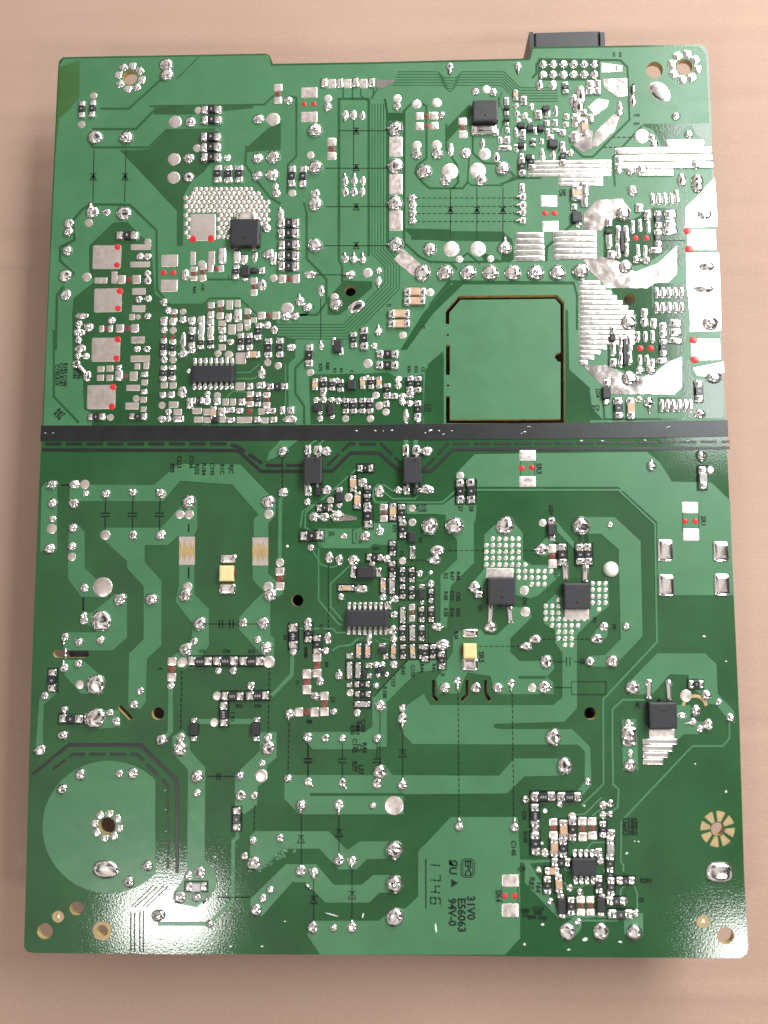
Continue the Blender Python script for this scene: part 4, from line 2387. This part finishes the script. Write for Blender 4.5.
        x, y = pt(a, 0, o); place('plastic_peg', raw_mesh('plastic_peg', *dome_mesh('w', 5, h=1.0, spikes=0.04, seg=20, rings=6), 'white_plastic', True), x, y, n(2), n(2), 1.6 * MM, board)
    elif op == 'A': sheet('tinned_area', pts(a, 0, o), 0.18 * MM, 'tin_wave' if abs(area2(pts(a, 0, o))) > 500 else 'tin_bar', board)
    elif op == 'AE':
        x, y = pt(a, 0, o); place('tinned_slug', raw_mesh('tinned_slug', *dome_mesh('ae', 9, h=1.0, spikes=0.03, seg=24, rings=6), 'solder', True), x, y, n(2), n(3), (0.9 if y > 500 else 0.35) * MM, board, 0, -math.radians(float(a[4])))
    elif op == 'AL':
        V, F = [], []; strip_geo(pts(a, 1, o), n(0), 0.19 * MM, 0, V, F); mesh_obj('tinned_area', V, F, 'tin_flat', board)
    elif op == 'Z':      # tinned strips with lacquer between them
        pl = pts(a, 1, o); pitch = n(0); ys = [q[1] for q in pl]; yy = min(ys) + pitch / 2
        while yy < max(ys):
            xs = []
            for (xa, ya), (xb, yb) in zip(pl, pl[1:] + pl[:1]):
                if (ya > yy) != (yb > yy): xs.append(xa + (xb - xa) * (yy - ya) / (yb - ya))
            xs.sort()
            for x0, x1 in zip(xs[::2], xs[1::2]):
                if x1 - x0 > 3: block('tinned_strip', (x0 + x1) / 2, yy, x1 - x0, pitch * 0.88, pitch * S(x0, yy) * 0.22, 'tin_wave', 0.0, PLATE_ME['tin_bar'])
            yy += pitch
    elif op in ('V', 'V1'):
        pl = pts(a, 1, o); pitch = n(0); xs = [q[0] for q in pl]; ys = [q[1] for q in pl]
        row = 0; yy = min(ys) + 1.0
        while yy < max(ys):
            xx = min(xs) + 1.0 + (pitch / 2 if (op == 'V' and row % 2) else 0)
            while xx < max(xs):
                if inside((xx, yy), pl):
                    s = S(xx, yy); p = P(xx, yy); r = pitch * (0.50 if op == 'V' else 0.37) * s
                    v, f = DOMES[random.choice((0, 2))]
                    add_shape(VV, VF, v, f, (p.x, p.y, ZB + 0.05 * MM), (r, r, r * (0.8 if op == 'V' else 0.4)), random.uniform(0, 6))
                xx += pitch
            yy += pitch * (0.87 if op == 'V' else 1.0); row += 1
    elif op == 'F':
        (x0, y0), (x1, y1) = pts(a[:4], 0, o); finger(x0, y0, x1, y1, n(4) * 0.8)
    elif op in ('R', 'FL'):
        x, y = pt(a, 0, o)
        if op == 'R':
            rr, pr = n(3), n(4)
            for qx, qy, an in petals(x, y, rr, pr, 'solder', 'ring_pad'):
                place('ring_pad', BLOCK_ME['solder'], qx, qy, 3.9 if rr < 12.8 else 4.6, 4.0 if rr < 12.8 else 4.8, 0.4 * MM, board, 0.0, -an)
        else:
            r0, r1 = n(2), n(3)
            for k in range(8):
                c = 0.2 + k * math.pi / 4; w0, w1 = 0.22, 0.27
                q = [(x + r0 * 1.15 * math.cos(c - w0), y + r0 * 1.15 * math.sin(c - w0))] + [(x + r1 * math.cos(c + w1 * t), y + r1 * math.sin(c + w1 * t) * 1.06) for t in (-1, -0.5, 0, 0.5, 1)] + [(x + r0 * 1.15 * math.cos(c + w0), y + r0 * 1.15 * math.sin(c + w0))]
                sheet('bare_petal', q, 0.03 * MM, 'bare_laminate', board)
    elif op == 'HR':
        x, y = pt(a, 0, o); sheet('bare_ring', circle(x, y, n(3)), 0.03 * MM, 'bare_laminate', board)
        if n(2) < 3: place('fiducial', FLAT_ME, x, y, n(2) * 1.3, n(2) * 1.3, 0.15 * MM, board)
    elif op == 'arc':
        x, y = pt(a, 0, o); r = n(2); V, F = [], []
        strip_geo([(x + r * math.cos(t), y + r * math.sin(t)) for t in [math.pi * (1.05 + 0.9 * k / 12) for k in range(13)]], 3.2, 0.1 * MM, 0, V, F); mesh_obj('bare_ring', V, F, 'bare_laminate', board)
    elif op == 'u':
        x, y = pt(a, 0, o); s = S(x, y); p = P(x, y); v, f = DOMES[2]
        add_shape(UV, UF, v, f, (p.x, p.y, ZB + 0.11 * MM), (n(2) * s * 0.8, n(3) * s * 0.8, 0.12 * MM), random.uniform(-0.3, 0.3))
    elif op == 'fx':
        x, y = pt(a, 0, o); V, F = [], []
        for k in range(70):
            t = random.random(); qx, qy = x - 22 + 44 * t + random.uniform(-4, 4), y + 12 - 24 * t + random.uniform(-5, 5)
            s = S(qx, qy); p = P(qx, qy); r = random.uniform(0.5, 1.8) * s
            v, f = DOMES[random.choice((2, 4))]; add_shape(V, F, v, f, (p.x, p.y, ZB), (r * 1.6, r, r * 0.5), random.uniform(0, 3))
        fo = mesh_obj('flux_residue', V, F, 'flux', board, True); fo['kind'] = 'stuff'
    elif op == 'X':
        x, y = pt(a, 0, o); TEXTS.append((x, y, n(2) * 0.70, a[3], float(a[4])))
    elif op == 'XT':
        x, y = pt(a, 0, o); r = n(2); V, F, K = slab([[(x - r * 0.85, y - r), (x - r * 0.85, y + r), (x + r * 0.9, y)]], ZK, 0); mesh_obj('printed_mark', V, F, 'print_ink', board)
    elif op == 'XD':     # date code in dashes, reading downwards
        x, y = pt(a, 0, o)
        SEG = {'1': 'bc', '7': 'abc', '4': 'fgbc', '6': 'afgcde'}
        for ch, yy in (('1', -95), ('7', -22), ('4', 35), ('6', 92)):
            w_, h_ = 30, 46
            C = {'a': ((0, h_), (w_, h_)), 'b': ((w_, h_), (w_, h_ / 2)), 'c': ((w_, h_ / 2), (w_, 0)), 'd': ((0, 0), (w_, 0)), 'e': ((0, h_ / 2), (0, 0)), 'f': ((0, h_), (0, h_ / 2)), 'g': ((0, h_ / 2), (w_, h_ / 2))}
            for sg in SEG[ch]:
                (u0, v0), (u1, v1) = C[sg]
                q = [(x + (v - h_ / 2) / k_, y + (yy + u - w_ / 2 + 0.12 * v) / k_) for u, v in ((u0, v0), (u1, v1))]
                for dd in dashes(q, 2.9, 0.7): silk(dd, 1.35)
    elif op == 'LOGO':
        x, y = pt(a, 0, o)
        for rx, ry in ((6.8, 9.4), (5.0, 7.8)):
            silk([(x + rx * math.copysign(abs(math.cos(t)) ** 0.5, math.cos(t)), y + ry * math.copysign(abs(math.sin(t)) ** 0.5, math.sin(t))) for t in [2 * math.pi * k / 32 for k in range(33)]], 0.7)
        TEXTS.append((x, y, 8.6, 'EPC', 90.0))

# main insulation band across the board
bd = sheet('printed_band', [(41.2, 425.6), (240, 425.6), (430, 424.2), (600, 422.4), (727.5, 420.2), (728, 436.6), (600, 438.4), (430, 440), (240, 440.6), (40.6, 440.8)], ZK + 0.01 * MM, 'black_ink', board)
# pins of the edge connector
for r_, yy in enumerate((64.6, 75.0)):
    for x in (543, 553.2, 563.5, 573.6, 584, 594.6):
        s = S(x, yy); p = P(x, yy)
        joints.append((5, random.choice((1, 3, 5)), (p.x, p.y, ZB), random.uniform(0, 6), (4.6 * s, 4.6 * s, 4.6 * s)))
        strip_geo([(x - 5.2, yy), (x + 5.2, yy)], 11.5, ZG + 0.004 * MM + r_ * 2e-6, 0, GV, GF)
# solder joints: the largest as parts, the smallest together
joints.sort(key=lambda j: -j[0])
JV, JF = [], []
for i, (r, v, loc, rz, scl) in enumerate(joints):
    if i < 300: link('solder_joint', DOME_ME[v], board, loc, rz, scl)
    else: add_shape(JV, JF, *DOMES[v], loc, scl, rz)
def stuff(name, V, F, mat, smooth=False):
    if V: so_ = mesh_obj(name, V, F, mat, board, smooth); so_['kind'] = 'stuff'
stuff('small_solder_joints', JV, JF, 'solder', True)
stuff('via_field', VV, VF, 'tin_flat', True)
stuff('copper_gaps', GV, GF, 'mask_dark')
stuff('printed_lines', KV, KF, 'print_ink')
stuff('dust_specks', UV, UF, 'dust', True)
# printed lettering
tmp = []
for x, y, size, txt, rot in TEXTS:
    lines = txt.split(',')
    cu = bpy.data.curves.new('printed_text', 'FONT'); cu.body = '\n'.join(lines).replace('RU', '\u042fU') if txt == 'RU' else '\n'.join(lines)
    cu.size = size * S(x, y); cu.align_x = 'CENTER'; cu.align_y = 'CENTER'; cu.resolution_u = 2; cu.space_line = 0.8
    cu.offset = 0.03 * cu.size
    ob = bpy.data.objects.new('tmp_text', cu); col.objects.link(ob); p = P(x, y)
    ob.location = (p.x, p.y, ZB + ZK + 0.004 * MM); ob.rotation_euler = (0, 0, -math.radians(rot)); tmp.append(ob)
bpy.context.view_layer.update()
dg = bpy.context.evaluated_depsgraph_get()
for ob in tmp:
    me = bpy.data.meshes.new_from_object(ob.evaluated_get(dg)); me.materials.clear(); me.materials.append(mats['print_ink'])
    link('printed_text', me, board, ob.location, ob.rotation_euler.z)
for ob in tmp:
    cu = ob.data; bpy.data.objects.remove(ob); bpy.data.curves.remove(cu)

# ------------------------------------------------------------------ the parts on the under side
def under_box(name, x, y, w_, h_, z0, z1, mat):
    s = S(x, y); p = P(x, y)
    return link(name, box_me(name, mat, 0.03), board, (p.x, p.y, z0), 0, (w_ * s, h_ * s, z1 - z0))
zb_ = ZB - 1.6 * MM
for x, y, w_, h_ in ((330, 860, 120, 110), (450, 640, 130, 120), (250, 250, 120, 90)):
    t = under_box('transformer', x, y, w_, h_, 0.0, zb_ - 0.0002, 'core_ferrite')
for x, y in ((110, 560), (620, 700), (640, 330), (130, 180), (650, 840), (90, 640)):
    V, F = [], []; nn = 20; s = S(x, y); p = P(x, y)
    for z_, r in ((0.0, 26), (0.001, 30), (zb_ - 0.0015, 30), (zb_ - 0.0002, 28)):
        for i in range(nn):
            an = 2 * math.pi * i / nn; V.append((p.x + r * s * math.cos(an), p.y + r * s * math.sin(an), z_))
    for k in range(3):
        for i in range(nn): j = (i + 1) % nn; F.append((k * nn + i, k * nn + j, (k + 1) * nn + j, (k + 1) * nn + i))
    F.append(tuple(range(nn))[::-1]); F.append(tuple(3 * nn + i for i in range(nn)))
    mesh_obj('electrolytic_capacitor', V, F, 'black_plastic', board)
# edge connector housing, its mouth beyond the board's edge
def world_box(name, x0, y0, x1, y1, z0, z1, mat, parent):
    pa, pb = P(x0, y0, z1 - ZB), P(x1, y1, z1 - ZB)
    c = (pa + pb) / 2
    return link(name, box_me(name, mat, 0.04), parent, (c.x, c.y, z0), 0.010, (abs(pb.x - pa.x), abs(pb.y - pa.y), z1 - z0))
ztop = ZB - 1.7 * MM
hs = world_box('connector_housing', 533.5, 34.2, 601, 60, 0.0075, ztop, 'black_plastic', board)
world_box('connector_ear', 529.5, 31.0, 534.2, 54, 0.0062, ztop + 0.0003, 'black_plastic', board)
world_box('connector_ear', 600.0, 31.2, 605.6, 54, 0.0062, ztop + 0.0003, 'black_plastic', board)
world_box('connector_lip', 533.5, 32.6, 601, 35.0, 0.0065, ztop - 0.0002, 'black_plastic', board)
